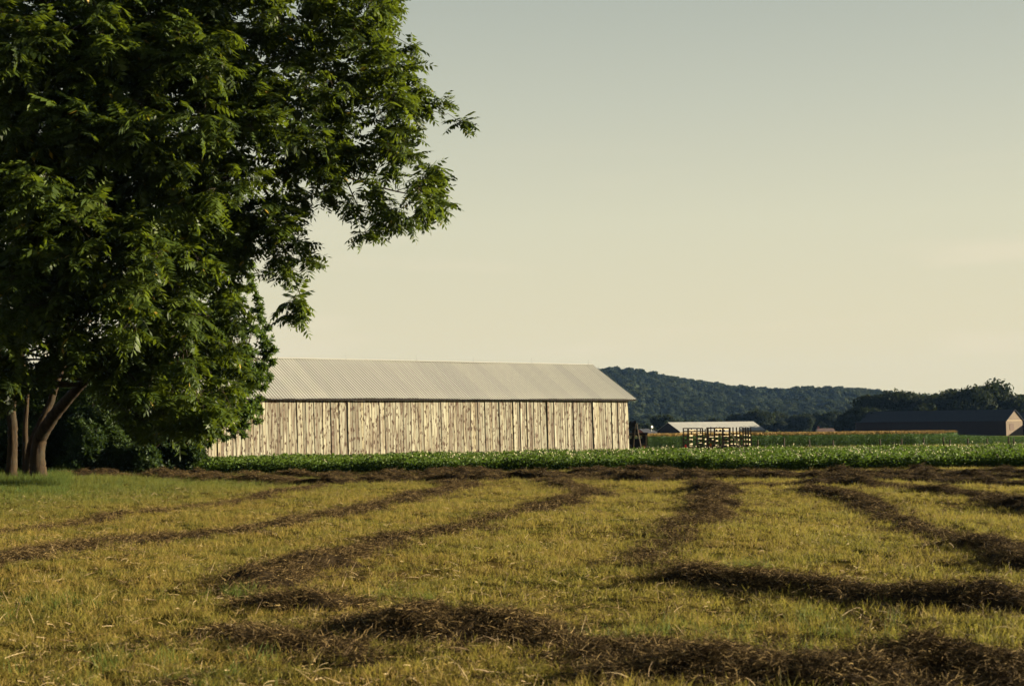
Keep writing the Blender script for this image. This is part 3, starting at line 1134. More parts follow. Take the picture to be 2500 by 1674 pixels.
# ================================================================== distant buildings
GREYROOF = m_plain('old_roof_metal', (0.1604, 0.1604, 0.1452), (0.1986, 0.1948, 0.1719), .6, .55, .3, 0, (1, 1, 1), .05)
SLATE = m_plain('dark_shingle', (0.02057, 0.02244, 0.02618), (0.03179, 0.03366, 0.0374), 2.5, .85)
PALEWALL = m_plain('pale_boards', (0.2056, 0.1616, 0.09302), (0.284, 0.2301, 0.1371), 2.2, .85, .15, 0, (6, 6, .3), .3)
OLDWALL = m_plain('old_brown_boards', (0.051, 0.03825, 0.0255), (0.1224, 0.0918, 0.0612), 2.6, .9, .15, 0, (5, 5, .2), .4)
SHADEWALL = m_plain('shaded_boards', (0.0121, 0.00756, 0.00612), (0.02475, 0.01512, 0.0108), 2.6, .9, .15, 0, (5, 5, .2), .4)  # dark copy of the wall boards, shade put into the colour
REDWALL = m_plain('red_siding', (.22, .07, .045), (.28, .09, .06), 2, .8)
WHITEP = m_plain('white_paint', (.70, .68, .62), (.8, .78, .72), 2, .6)
CREAM = m_plain('cream_siding', (0.364, 0.294, 0.182), (0.42, 0.35, 0.231), 2, .8)
PANE = m_plain('window_glass', (.03, .04, .05), (.05, .06, .07), 2, .15, .5)

def gable_barn(name, label, cat, p_front_near, ang, L, Wd, eave, ridge, wallm, roofm, z=None, over=.35, gablem=None):
    """origin at front corner; local x along the front (0..L), y back (0..Wd)"""
    o = empty(name, (p_front_near[0], p_front_near[1], z if z is not None else tz(*p_front_near)), ang)
    tag(o, label, cat)
    t = .12
    b = MB(); b.box((t, 0, -.4), (L - t, t, eave)); b.build('front_wall', wallm, o)
    b = MB(); b.box((t, Wd - t, -.4), (L - t, Wd, eave)); b.build('back_wall', wallm, o)
    for x0 in (0, L - t):
        b = MB()
        b.prism([(0, -.4), (Wd, -.4), (Wd, eave), (Wd / 2, ridge - .04), (0, eave)], x0, x0 + t, 'x')
        b.build('gable_wall', gablem or wallm, o)
    sl = (ridge - eave) / (Wd / 2)
    for s in (0, 1):
        b = MB()
        ya, za = -over, eave - over * sl
        pr = [(ya, za + .02), (Wd / 2, ridge + .02), (Wd / 2, ridge + .12), (ya, za + .12)]
        if s: pr = [(Wd - a, c) for a, c in pr]
        b.prism(pr, -over, L + over, 'x')
        b.build('roof_slope', roofm, o)
    return o

# pale roofed barn behind the wagons (left gable in shade)
p = at(1660, 1075, 430)
BA2 = R(-3)
z2 = at(1660, 1052, 430).z - 3.2
b2 = gable_barn('field_barn', 'distant low barn with pale grey roof and sunlit cream front behind the slatted wagons', 'barn', (p.x, p.y), R(40), 39.0, 9.4, 3.2, 5.8, PALEWALL, GREYROOF, z2, gablem=SHADEWALL)  # gable shade painted in by the darker wall colour
# long dark barn on the right, sunlit right gable
p = at(2457, 1060, 392)
z3 = at(2457, 1060, 392).z
def long_barn():
    ang = R(180 - 37.0)
    o = empty('long_shed', (p.x, p.y, z3), 0)
    tag(o, 'long dark shed with slate coloured roof and one sunlit gable at far right', 'barn')
    L, Wd, eave, ridge = 47.5, 9.8, 3.8, 6.75
    ax = np.array([-.70, .714]); ay = np.array([.714, .70])
    m = Matrix(((ax[0], ay[0], 0, 0), (ax[1], ay[1], 0, 0), (0, 0, 1, 0), (0, 0, 0, 1)))
    t = .12
    def add(nm, mb, mt):
        mb.v = [tuple(m @ Vector(v)) for v in mb.v]
        mb.f = [f[::-1] for f in mb.f]
        return mb.build(nm, mt, o)
    b = MB(); b.box((t, 0, -.5), (L - t, t, eave)); add('front_wall', b, SHADEWALL)  # front wall's shade painted into its colour, other walls keep the brown boards
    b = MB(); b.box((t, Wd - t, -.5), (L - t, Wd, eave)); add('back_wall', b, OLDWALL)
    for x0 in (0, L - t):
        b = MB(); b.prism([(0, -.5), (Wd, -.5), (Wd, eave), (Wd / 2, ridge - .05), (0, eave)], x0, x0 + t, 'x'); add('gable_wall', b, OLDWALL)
    sl = (ridge - eave) / (Wd / 2)
    for s in (0, 1):
        b = MB()
        pr = [(-.3, eave - .3 * sl + .02), (Wd / 2, ridge + .02), (Wd / 2, ridge + .14), (-.3, eave - .3 * sl + .14)]
        if s: pr = [(Wd - a, c) for a, c in pr]
        b.prism(pr, -.35, L + .35, 'x'); add('roof_slope', b, SLATE)
    b = MB(); b.box((-.06, Wd * .2, 1.1), (-.005, Wd * .45, 3.0)); add('hatch', b, DARKWOOD)
    b = MB(); b.box((-.07, .05, eave - .08), (-.006, Wd - .05, eave + .06)); add('gable_trim', b, PALEWALL)
    # the shed next to it, cut by the picture edge
    o2 = empty('dark_shed', (p.x + 5.9 + 3.2, p.y + 7.5 + 7.0, z3), 0)
    tag(o2, 'dark shed behind the sunlit gable, cut by the right picture edge', 'barn')
    def add2(nm, mb, mt):
        mb.v = [tuple(m @ Vector(v)) for v in mb.v]
        mb.f = [f[::-1] for f in mb.f]
        return mb.build(nm, mt, o2)
    L2 = 30
    b = MB(); b.box((t - 22, 0, -.5), (L2 - 22, t, eave)); add2('front_wall', b, SHADEWALL)  # same shade-coloured boards on this front wall
    b = MB(); b.box((t - 22, Wd - t, -.5), (L2 - 22, Wd, eave)); add2('back_wall', b, OLDWALL)
    for x0 in (-22, L2 - 22):
        b = MB(); b.prism([(0, -.5), (Wd, -.5), (Wd, eave), (Wd / 2, ridge - .8), (0, eave)], x0, x0 + t, 'x'); add2('gable_wall', b, OLDWALL)
    sl = (ridge - .75 - eave) / (Wd / 2)
    for s in (0, 1):
        b = MB()
        pr = [(-.3, eave - .3 * sl + .02), (Wd / 2, ridge - .73), (Wd / 2, ridge - .6), (-.3, eave - .3 * sl + .14)]
        if s: pr = [(Wd - a, c) for a, c in pr]
        b.prism(pr, -22.3, L2 - 22 + .3, 'x'); add2('roof_slope', b, SLATE)
long_barn()

def house(px, ytop, D, L, Wd, eave, ridge, ang, wallm, roofm, label, chimney=None, front='gable'):
    q = at(px, ytop, D)
    o = gable_barn('farmhouse', label, 'house', (q.x, q.y), ang, L, Wd, eave, ridge, wallm, roofm, q.z - ridge, .3)
    for k in range(2):
        f = MB(); f.box((L * (.25 + .4 * k), -.05, eave * .35), (L * (.25 + .4 * k) + .9, -.004, eave * .8))
        w_ = f.build('window', WHITEP, o)
        g_ = MB(); g_.box((L * (.25 + .4 * k) + .1, -.08, eave * .35 + .1), (L * (.25 + .4 * k) + .8, -.053, eave * .8 - .1)); g_.build('pane', PANE, w_)
    if chimney:
        b = MB(); b.box((L * chimney - .3, Wd / 2 - .3, ridge - .6), (L * chimney + .3, Wd / 2 + .3, ridge + .9))
        b.build('chimney', REDWALL, o)
    return o
h1 = house(1583, 1047, 470, 7.5, 7.0, 2.6, 4.8, R(52), REDWALL, SLATE, 'small red gabled house with dark roof beside the barn corner')
b = MB()
b.tube([(4.2, 1.4, 4.0), (4.2, 1.4, 5.0)], [.05, .05], 6)
b.tube([(4.2, 1.2, 5.5), (4.25, 1.35, 5.45), (4.3, 1.45, 5.4)], [.4, .25, .05], 10)
b.build('dish', WHITEP, h1)
house(2000, 1046, 560, 7.0, 6.0, 2.5, 4.3, R(4), CREAM, m_plain('brown_shingle', (.09, .06, .05), (.13, .09, .075), 2), 'small low house with brown roof and chimney above the corn', .08)

POLEM = m_plain('grey_pole', (.03, .025, .02), (.07, .055, .042), 3)
for k, (px, yt, lab) in enumerate(((1899, 1046, 'taller thin pole standing above the corn'), (1936, 1051, 'shorter thin pole standing above the corn'))):
    q = at(px, yt, 330)
    z0 = tz(q.x, 330)
    b = MB()
    b.tube([(0, 0, -.3), (0.02, 0, q.z - z0)], [.12, .09], 7)
    b.beam((-.5, 0, q.z - z0 - .3), (.5, 0, q.z - z0 - .3), .08, .08)
    o = b.build('utility_pole', POLEM)
    o.location = (q.x, 330, z0)
    tag(o, lab, 'pole', 'poles above the corn')

# ================================================================== crops
GRASS_STOPS = None
def ribbon(q, p, d, L, w, bend, segs, g, tipw=.15):
    """append quads of a bending blade"""
    d = np.asarray(d, float)
    s = np.cross(d, [0, 0, 1.0])
    if np.linalg.norm(s) < .05: s = np.array([1., 0, 0])
    s = s / np.linalg.norm(s)
    s = s * math.cos(g.uniform(0, 3.1)) + np.cross(d, s) * math.sin(g.uniform(0, 3.1))
    s /= np.linalg.norm(s)
    cur = np.asarray(p, float); wv = w
    for i in range(segs):
        d2 = d + np.asarray(bend) * (i + 1) / segs
        d2 /= np.linalg.norm(d2)
        nx = cur + d2 * L / segs
        wn = w * (1 - (1 - tipw) * (i + 1) / segs)
        q.append([cur - s * wv, nx - s * wn, nx + s * wn, cur + s * wv])
        cur, wv = nx, wn

def m_grass(name, stops, patch_stops, patch_scale=.25, pf=.55, transl=(.35, .33, .06), tfac=.38):
    m = NT(name)
    at_ = m.n('ShaderNodeAttribute'); at_.attribute_name = 'tint'
    c = m.ramp(m.math('ADD', m.math('MULTIPLY', at_.outputs['Fac'], .65), m.math('MULTIPLY', m.rnd(), .35)), stops)
    c2 = m.ramp(m.noise(patch_scale, 4, m.wpos()), patch_stops)
    c = m.mix(pf, c, c2)
    # greener sward towards the trees on the left
    sx = m.n('ShaderNodeSeparateXYZ')
    m.l(m.wpos(), sx.inputs[0])
    a = m.math('ADD', m.math('MULTIPLY', sx.outputs['X'], -.075), m.math('MULTIPLY', sx.outputs['Y'], .040))
    a = m.math('ADD', a, m.math('MULTIPLY', m.noise(.3, 3, m.wpos()), .5))
    gf = m.ramp(a, ((.62, (0, 0, 0)), (1.0, (.85, .85, .85)))) if False else m.n('ShaderNodeMapRange')
    if hasattr(gf, 'inputs'):
        gf.inputs['From Min'].default_value = 2.5
        gf.inputs['From Max'].default_value = 3.35
        gf.inputs['To Max'].default_value = .8
        m.l(a, gf.inputs['Value'])
        gf = gf.outputs[0]
    c = m.mix(gf, c, (.034, .060, .011))
    b = m.bsdf(c, .65, .1)
    t = m.n('ShaderNodeBsdfTranslucent')
    m.l(m.mix(.4, c, transl), t.inputs['Color'])
    ms = m.n('ShaderNodeMixShader')
    ms.inputs[0].default_value = tfac
    m.l(b.outputs[0], ms.inputs[1]); m.l(t.outputs[0], ms.inputs[2])
    return m.done(ms)

GRASSM = m_grass('stubble', ((0, (0.009802, 0.01002, 0.003485)), (.2, (0.02779, 0.03006, 0.00697)), (.40, (0.08172, 0.07514, 0.0151)), (.60, (0.1634, 0.118, 0.02672)), (.80, (0.2779, 0.1861, 0.04937)), (1, (0.09802, 0.04723, 0.01742))),
                 ((.34, (0.04903, 0.05725, 0.01045)), (.46, (0.1348, 0.1109, 0.02207)), (.57, (0.1961, 0.1288, 0.03194)), (.68, (0.1225, 0.06583, 0.02207))), .55, .42)
LUSHM = m_grass('green_grass', ((0, (0.03213, 0.05967, 0.00918)), (.5, (0.05508, 0.08721, 0.01377)), (1, (0.101, 0.1148, 0.02295))), ((.3, (0.03672, 0.06426, 0.00918)), (.7, (0.07344, 0.0918, 0.01836))), tfac=.3)
STRAWM_STOPS = ((0, (0.01023, 0.006477, 0.00321)), (.35, (0.03072, 0.02016, 0.008987)), (.65, (0.08775, 0.05901, 0.02439)), (.85, (0.1902, 0.1331, 0.05456)), (1, (0.3072, 0.2231, 0.09308)))
def m_straw():
    m = NT('dry_hay')
    a = m.n('ShaderNodeAttribute'); a.attribute_name = 'tint'
    f = m.math('ADD', m.math('MULTIPLY', a.outputs['Fac'], .8), m.math('MULTIPLY', m.rnd(), .2))
    c = m.ramp(f, STRAWM_STOPS)
    return m.done(m.bsdf(c, .8, .05))
STRAWM = m_straw()
HAYM = m_plain('hay_mound', (0.00784, 0.005544, 0.003018), (0.02688, 0.01885, 0.009918), 14, .95, .02, 0, (1, 1, 1), .8)

def tuft(seed, n, spread, h, w, lean, mat, segs=2):
    g = np.random.default_rng(seed)
    q = []; t = []
    for i in range(n):
        a, r = g.uniform(0, 6.28), spread * math.sqrt(g.random())
        p = (math.cos(a) * r, math.sin(a) * r, -.01)
        k0 = len(q)
        d = np.array([g.normal(0, lean), g.normal(0, lean), 1.0]); d /= np.linalg.norm(d)
        bend = np.array([g.normal(0, .5), g.normal(0, .5), -.25])
        ribbon(q, p, d, h * g.uniform(.45, 1.25), w * g.uniform(.7, 1.3), bend, segs, g)
        t += [g.random()] * (len(q) - k0)
    return quads_mesh('tuft', np.array(q), mat, np.array(t))

def straw_clump(seed, n, spread, L, w, mat, zup=.06):
    g = np.random.default_rng(seed)
    q = []; t = []
    for i in range(n):
        a, r = g.uniform(0, 6.28), spread * math.sqrt(g.random())
        p = (math.cos(a) * r, math.sin(a) * r, g.uniform(-.02, zup))
        b = g.uniform(0, 6.28)
        d = np.array([math.cos(b), math.sin(b), g.normal(.12, .25)]); d /= np.linalg.norm(d)
        bend = np.array([g.normal(0, .5), g.normal(0, .5), g.normal(-.3, .3)])
        k = len(q)
        ribbon(q, p, d, L * g.uniform(.4, 1.3), w * g.uniform(.6, 1.4), bend, 3, g, .4)
        t += [g.random()] * (len(q) - k)
    return quads_mesh('straw', np.array(q), mat, np.array(t))

# ---- windrows
def ground_curve(pix):
    P = [gnd(*p) for p in pix]
    c = catmull(P, 24)
    # resample
    d = np.concatenate([[0], np.cumsum(np.linalg.norm(np.diff(c, axis=0), axis=1))])
    n = max(8, int(d[-1] / .16))
    s = np.linspace(0, d[-1], n)
    return np.stack([np.interp(s, d, c[:, 0]), np.interp(s, d, c[:, 1])], 1), s, d[::24]

WIND_PTS = []   # (x,y,halfwidth) samples used to thin the grass
STRAWS = [straw_clump(600 + k, 105, .21, .115, .0023, STRAWM, .035) for k in range(6)]
def windrow(pix, width, height, label, seed, dens=46, hm=None):
    dens *= 2.1
    height *= .5
    g = np.random.default_rng(seed)
    c, s, sp_ = ground_curve(pix)
    n = len(c)
    tan = unit(np.gradient(c, axis=0))
    nor = np.stack([-tan[:, 1], tan[:, 0]], 1)
    def nz(fr, k):
        return np.array([mnoise.noise(Vector((float(x) * fr, seed * 7.3 + k, 1.7))) for x in s])
    wob = nz(.40, 1) * .8 + nz(1.3, 5) * .6
    cc = c + nor * wob[:, None] * width * .5
    hmul = np.ones(n) if hm is None else np.interp(s, sp_, hm)
    wl = width * .36 * (.55 + .45 * np.clip(hmul, .2, 1.1)) * (1 + .8 * nz(.8, 2) + .6 * nz(2.1, 6))
    hl = height * hmul * (.88 + 1.15 * nz(.5, 3) + .8 * nz(1.6, 4))
    ends = np.minimum(1, np.minimum(s, s[-1] - s) / .9 + .12)
    hl = np.clip(hl, height * .08, None) * ends
    m_ = 13
    u = np.linspace(-1, 1, m_)
    prof = np.cos(u * math.pi / 2) ** 1.25
    X = cc[:, None, 0] + nor[:, None, 0] * u[None] * wl[:, None]
    Y = cc[:, None, 1] + nor[:, None, 1] * u[None] * wl[:, None]
    rough = np.array([[mnoise.noise(Vector((float(a) * 2.2, float(b) * 2.2, seed * 1.0))) + .6 * mnoise.noise(Vector((float(a) * 8, float(b) * 8, seed * 2.0))) for a, b in zip(ra, rb)] for ra, rb in zip(X, Y)])
    H = hl[:, None] * prof[None] * (1 + .5 * rough) 
    Z = terrain(X, Y) + np.clip(H, 0, None) - .012 * (np.abs(u)[None] > .98)
    o0 = Vector((float(cc[n // 2, 0]), float(cc[n // 2, 1]), 0))
    V = np.stack([X - o0.x, Y - o0.y, Z], -1).reshape(-1, 3)
    i = np.arange(n * m_).reshape(n, m_)
    f = np.stack([i[:-1, :-1], i[1:, :-1], i[1:, 1:], i[:-1, 1:]], -1).reshape(-1, 4)
    me = bpy.data.meshes.new('hay_windrow')
    me.from_pydata(V.tolist(), [], f.tolist())
    me.polygons.foreach_set('use_smooth', [True] * len(me.polygons))
    me.materials.append(HAYM)
    o = link('hay_windrow', me)
    o.location = o0
    tag(o, label, 'hay row', 'rows of raked hay')
    for k in range(0, n, 2):
        WIND_PTS.append((cc[k, 0], cc[k, 1], wl[k] * 1.0 * min(1, .15 + .85 * hmul[k])))
    # loose stalks over the heap, spilling past its edge
    area = float((wl * 2).mean() * s[-1])
    dist = float(cc[:, 1].mean())
    N_ = int(area * dens * min(1.35, max(.55, 26 / dist)))
    pk = .35 + .65 * np.clip(hmul[:-1], 0, 1.2)
    k = g.choice(n - 1, N_, p=pk / pk.sum())
    uu = g.normal(0, 1, N_) * np.where(g.random(N_) < .62, .66, 1.6)
    uu = np.clip(uu, -4, 4)
    w_ = np.interp(np.abs(uu), np.linspace(0, 1, 7), np.cos(np.linspace(0, 1, 7) * math.pi / 2) ** 1.25)
    w_[np.abs(uu) > 1] = 0
    px_ = cc[k, 0] + nor[k, 0] * uu * wl[k] + g.normal(0, .04, N_)
    py_ = cc[k, 1] + nor[k, 1] * uu * wl[k] + g.normal(0, .04, N_)
    # sample the real heap surface
    ui = np.clip(((uu + 1) / 2 * (m_ - 1)).round().astype(int), 0, m_ - 1)
    pz_ = Z[k, ui]
    pos = np.stack([px_ - o0.x, py_ - o0.y, pz_], 1)
    scatter('loose_hay', pos, zrot(N_, .25), g.uniform(.7, 1.25, N_), STRAWS, o)

windrow([(430, 1165), (620, 1165), (900, 1163), (1200, 1162), (1500, 1162), (1800, 1160), (2100, 1159), (2350, 1159), (2560, 1160)], 2.2, .42, 'farthest hay row lying along the edge of the flowering crop', 1)
windrow([(118, 1166), (300, 1163), (450, 1170), (640, 1174), (780, 1182), (960, 1176), (1150, 1174), (1400, 1172), (1650, 1172), (1900, 1168), (2150, 1170), (2350, 1180), (2570, 1184)], 2.2, .50, 'long hay row second from the crop, running from the tree stems to the right edge', 2)
windrow([(1000, 1168), (1400, 1167), (1700, 1166), (2000, 1165), (2300, 1168), (2570, 1172)], 2.1, .44, 'hay row squeezed between the two long rows by the crop', 3)
windrow([(-60, 1306), (120, 1284), (300, 1258), (440, 1243), (580, 1230), (700, 1207), (790, 1188)], 1.1, .17, 'thin faint hay row nearest the tree on the green grass', 4, 40, [.6, .6, .8, .4, .7, .9, .7])
windrow([(-80, 1400), (60, 1372), (200, 1338), (330, 1318), (550, 1302), (750, 1270), (920, 1238), (1040, 1212), (1130, 1190), (1060, 1178)], 1.4, .26, 'hay row sweeping from left edge to the back, second curve from the tree', 5, 46, [.6, .7, .9, 1.1, .7, .6, .7, .8, .9, .9])
windrow([(560, 1452), (640, 1425), (740, 1395), (850, 1355), (980, 1325), (1120, 1294), (1270, 1262), (1380, 1228), (1425, 1200), (1380, 1184), (1300, 1176)], 1.55, .28, 'hay row curving from the dark clump at left foreground back to the middle', 6, 46, [.9, 1.2, 1.3, .6, .7, .5, .45, .6, .8, .9, .9])
windrow([(1700, 1178), (1745, 1200), (1745, 1240), (1700, 1285), (1620, 1325), (1575, 1355), (1620, 1392), (1730, 1418), (1880, 1434), (2080, 1456), (2280, 1480), (2420, 1494), (2600, 1510)], 1.6, .36, 'S-shaped hay row from the middle back to the right edge foreground', 7, 46, [.9, .9, .8, .55, .3, .2, .3, 1.4, 1.3, 1.0, 1.2, 1.1, 1])
windrow([(1960, 1200), (2050, 1212), (2120, 1240), (2170, 1275), (2270, 1312), (2380, 1345), (2480, 1372), (2600, 1400)], 1.5, .28, 'hay row curving down to the right edge, upper right', 8, 46, [1, 1, .7, .45, .5, .8, 1, 1])
windrow([(1790, 1189), (1900, 1188), (2050, 1185), (2180, 1192), (2300, 1206), (2400, 1222), (2500, 1240), (2600, 1258)], 1.6, .34, 'short hay row merging with the long rows near the right edge', 9)
windrow([(870, 1516), (980, 1536), (1120, 1552), (1330, 1582), (1550, 1612), (1800, 1632), (2100, 1648), (2400, 1656), (2700, 1665)], 2.1, .42, 'nearest broad dark hay row along the bottom of the field', 10, 50, [.5, 1.0, 1.2, .7, 1.1, 1.2, 1, 1.1, 1])
windrow([(630, 1466), (720, 1488), (800, 1486), (860, 1470)], 1.1, .30, 'short dark heap of hay just below the left foreground clump', 13, 40, [.4, 1.2, 1.1, .4])
windrow([(560, 1535), (700, 1555), (850, 1590), (980, 1620)], 1.1, .22, 'small loose heap of hay in front of the nearest row', 11, 34, [.5, 1, .5, .4])
windrow([(1480, 1648), (1750, 1668), (2050, 1680), (2350, 1688), (2650, 1700)], 1.5, .26, 'hay row cut by the bottom picture edge', 12)

# ---- mown grass
def build_grass():
    protos = [tuft(300 + k, 17, .10, .09, .0062, .55, GRASSM) for k in range(7)]
    protos += [tuft(330, 14, .10, .14, .005, .5, GRASSM)]
    bands = ((10.5, 18, 190), (18, 28, 110), (28, 45, 62), (45, 72, 40))
    P, Sx = [], []
    for a, b, dens in bands:
        hw = b * .37 + 3
        n = int(dens * (b - a) * 2 * hw)
        x = rng.uniform(-hw, hw, n); y = rng.uniform(a, b, n)
        ok = np.abs(x) < y * .37 + 2.5
        x, y = x[ok], y[ok]
        P.append(np.stack([x, y], 1))
        Sx.append(np.full(len(x), 1.0 + (b - 14) * .006))
    P = np.concatenate(P); Sx = np.concatenate(Sx)
    # leave the hay rows free
    cell = {}
    for (x, y, hw) in WIND_PTS:
        cell.setdefault((int(x // 1.5), int(y // 1.5)), []).append((x, y, hw))
    keep = np.ones(len(P), bool)
    kx = (P[:, 0] // 1.5).astype(int); ky = (P[:, 1] // 1.5).astype(int)
    key = {}
    order = np.lexsort((ky, kx))
    import itertools
    cells, start = np.unique(np.stack([kx[order], ky[order]], 1), axis=0, return_index=True)
    ends = list(start[1:]) + [len(order)]
    for (cx, cy), s0, e0 in zip(cells, start, ends):
        near = []
        for ax in (-1, 0, 1):
            for ay in (-1, 0, 1):
                near += cell.get((cx + ax, cy + ay), [])
        if not near: continue
        W_ = np.array(near)
        ids = order[s0:e0]
        d = np.hypot(P[ids, None, 0] - W_[None, :, 0], P[ids, None, 1] - W_[None, :, 1]) - W_[None, :, 2] * rng.uniform(.25, 1.05, (len(ids), 1))
        keep[ids] = d.min(1) > 0
    P, Sx = P[keep], Sx[keep]
    n = len(P)
    gap = np.array([mnoise.noise(Vector((float(a) * 2.6, float(b) * 2.6, 9.1))) + .6 * mnoise.noise(Vector((float(a) * .7, float(b) * .7, 4.1))) for a, b in P])
    kk = rng.random(n) < np.clip(.52 + 1.5 * gap, .06, 1)
    P, Sx = P[kk], Sx[kk]
    n = len(P)
    # clumpy height
    cl = np.array([mnoise.noise(Vector((float(a) * .9, float(b) * .9, 3.3))) for a, b in P])
    left = smooth((-P[:, 0] * .075 + P[:, 1] * .04 - 2.6) / 1.2)
    sz = Sx * rng.uniform(.45, 1.5, n) * (1 + .55 * cl) * (1 + .5 * left)
    pos = np.stack([P[:, 0], P[:, 1], terrain(P[:, 0], P[:, 1])], 1)
    o = scatter('mown_grass', pos, zrot(n, .12), np.stack([Sx, Sx, sz], 1), protos)
    tag(o, 'mown yellow green grass stubble between the hay rows', None, kind='stuff')
    print('grass', n)
    # stray stalks lying on the stubble
    n = 4200
    y = 10.5 + 42 * rng.random(n) ** 1.7
    x = rng.uniform(-1, 1, n) * (y * .38 + 2)
    pos = np.stack([x, y, terrain(x, y) + .04], 1)
    pr = [straw_clump(640 + k, 6, .25, .17, .003, m_stray, .03) for k in range(4)]
    o = scatter('stray_straw', pos, zrot(n, .15), rng.uniform(.7, 1.2, n), pr)
    tag(o, 'loose dry stalks scattered over the stubble', None, kind='stuff')
    # tall green tufts
    pr = [tuft(360 + k, 34, .16, .26, .005, .35, LUSHM, 3) for k in range(3)]
    spots = []
    for (px, py, m_, r) in ((1855, 1385, 16, .5), (1680, 1545, 30, .9), (2250, 1470, 8, .5), (1420, 1560, 10, .8), (350, 1640, 26, 1.1), (150, 1480, 14, .8), (1000, 1460, 8, .6), (2100, 1580, 18, 1.3), (600, 1460, 8, .3), (1950, 1520, 10, .9)):
        c = gnd(px, py)
        for k in range(m_):
            spots.append((c[0] + rng.normal(0, r * .6), c[1] + rng.normal(0, r * .6), rng.uniform(.5, .95)))
    for k in range(1500):     # long grass round the stems and along the shade
        px, py = rng.uniform(-120, 165), rng.uniform(1158, 1205)
        c = gnd(px, py)
        spots.append((c[0], c[1], rng.uniform(.9, 1.9) * (1 - .4 * (py > 1190))))
    for k in range(900):
        px, py = rng.uniform(110, 560), rng.uniform(1135, 1152)
        c = gnd(px, py)
        spots.append((c[0], c[1], rng.uniform(.8, 1.6)))
    sp = np.array(spots)
    pos = np.stack([sp[:, 0], sp[:, 1], terrain(sp[:, 0], sp[:, 1])], 1)
    o = scatter('tall_grass', pos, zrot(len(sp), .1), sp[:, 2], pr)
    tag(o, 'longer green grass round the tree stems and in stray tufts', None, kind='stuff')
ms_ = NT('pale_straw')
m_stray = ms_.done(ms_.bsdf(ms_.ramp(ms_.rnd(), ((0, (0.1016, 0.06468, 0.03234)), (.5, (0.194, 0.1386, 0.06468)), (1, (0.2772, 0.2125, 0.1109)))), .7, .2))
build_grass()

# ---- flowering crop
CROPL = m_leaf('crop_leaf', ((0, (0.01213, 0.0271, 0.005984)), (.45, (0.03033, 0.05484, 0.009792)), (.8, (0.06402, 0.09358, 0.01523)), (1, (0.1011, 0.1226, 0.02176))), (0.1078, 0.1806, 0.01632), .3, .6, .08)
PETAL = m_plain('petal', (0.276, 0.2515, 0.1535), (0.348, 0.3217, 0.2079), 5, .7)
def crop_plant(seed, flowers):
    g = np.random.default_rng(seed)
    q, t, mi = [], [], []
    n = 130
    for i in range(n):
        a = g.uniform(0, 6.28); r = .40 * math.sqrt(g.random())
        z = .68 * (1 - .45 * (r / .4) ** 2) * (g.random() ** .45)
        p = np.array([math.cos(a) * r, math.sin(a) * r, z])
        d = unit(np.array([math.cos(a) + g.normal(0, .7), math.sin(a) + g.normal(0, .7), g.normal(.1, .5)]))
        s = unit(np.cross(d, g.normal(size=3)))
        L = g.uniform(.08, .17)
        q.append([p, p + d * L * .5 + s * L * .33, p + d * L, p + d * L * .5 - s * L * .33])
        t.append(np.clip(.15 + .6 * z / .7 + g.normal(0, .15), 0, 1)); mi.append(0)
    for i in range(4):
        a = g.uniform(0, 6.28)
        d = np.array([math.cos(a) * .3, math.sin(a) * .3, 1.0])
        ribbon(q, (0, 0, -.02), d / np.linalg.norm(d), .6, .008, (0, 0, 0), 1, g)
        t.append(.1); mi.append(0)
    for f in range(flowers):
        a = g.uniform(0, 6.28); r = .36 * math.sqrt(g.random())
        c = np.array([math.cos(a) * r, math.sin(a) * r, g.uniform(.60, .78)])
        for k in range(int(g.integers(2, 5))):
            p = c + g.normal(0, .03, 3)
            u = unit(g.normal(size=3)); v = unit(np.cross(u, g.normal(size=3)))
            s = g.uniform(.018, .036)
            q.append([p - u * s, p - v * s, p + u * s, p + v * s]); t.append(0); mi.append(1)
    return quads_mesh('crop_plant', np.array(q), [CROPL, PETAL], np.array(t), mi)
def build_crop():
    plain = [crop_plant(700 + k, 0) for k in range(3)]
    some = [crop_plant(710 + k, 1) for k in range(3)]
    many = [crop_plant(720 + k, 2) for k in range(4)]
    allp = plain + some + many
    P = []
    row = 0
    for y in np.arange(0, 34, .82):
        for x in np.arange(-36, 46, .43):
            yf = 67.3 - .075 * max(0, x - 2) + .3 * math.sin(x * .35)
            yy = yf + y
            yb = np.interp(x, [-36, -17, 7, 14, 30, 46], [77, 79, 87, 88.5, 89, 89])
            if yy > yb: continue
            P.append((x + rng.normal(0, .09), yy + rng.normal(0, .09)))
    P = np.array(P)
    # nothing grows through the shrubs at the left
    P = P[~((P[:, 0] < -14.5) & (P[:, 1] < 72.5))]
    n = len(P)
    pos = np.stack([P[:, 0], P[:, 1], terrain(P[:, 0], P[:, 1])], 1)
    sz = rng.uniform(.9, 1.15, n) * (1.03 + .06 * np.sin(P[:, 0] * .9) + .03 * np.sin(P[:, 1] * 1.7))
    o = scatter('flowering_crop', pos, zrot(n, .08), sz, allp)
    fl = smooth((P[:, 0] + 9) / 9) * (.55 + .45 * np.array([mnoise.noise(Vector((float(a) * .35, float(b) * .35, 0))) for a, b in P]))
    r = rng.random(n)
    idx = np.where(r < fl * .42, rng.integers(6, 10, n), np.where(r < .1 + fl * .8, rng.integers(3, 6, n), rng.integers(0, 3, n)))
    idx = np.where(P[:, 0] < -9, rng.integers(0, 3, n), idx)
    o.data.attributes['idx'].data.foreach_set('value', idx.astype(np.int32))
    tag(o, 'dense green row crop dotted with white flowers', None, kind='stuff')
    print('crop', n)
build_crop()

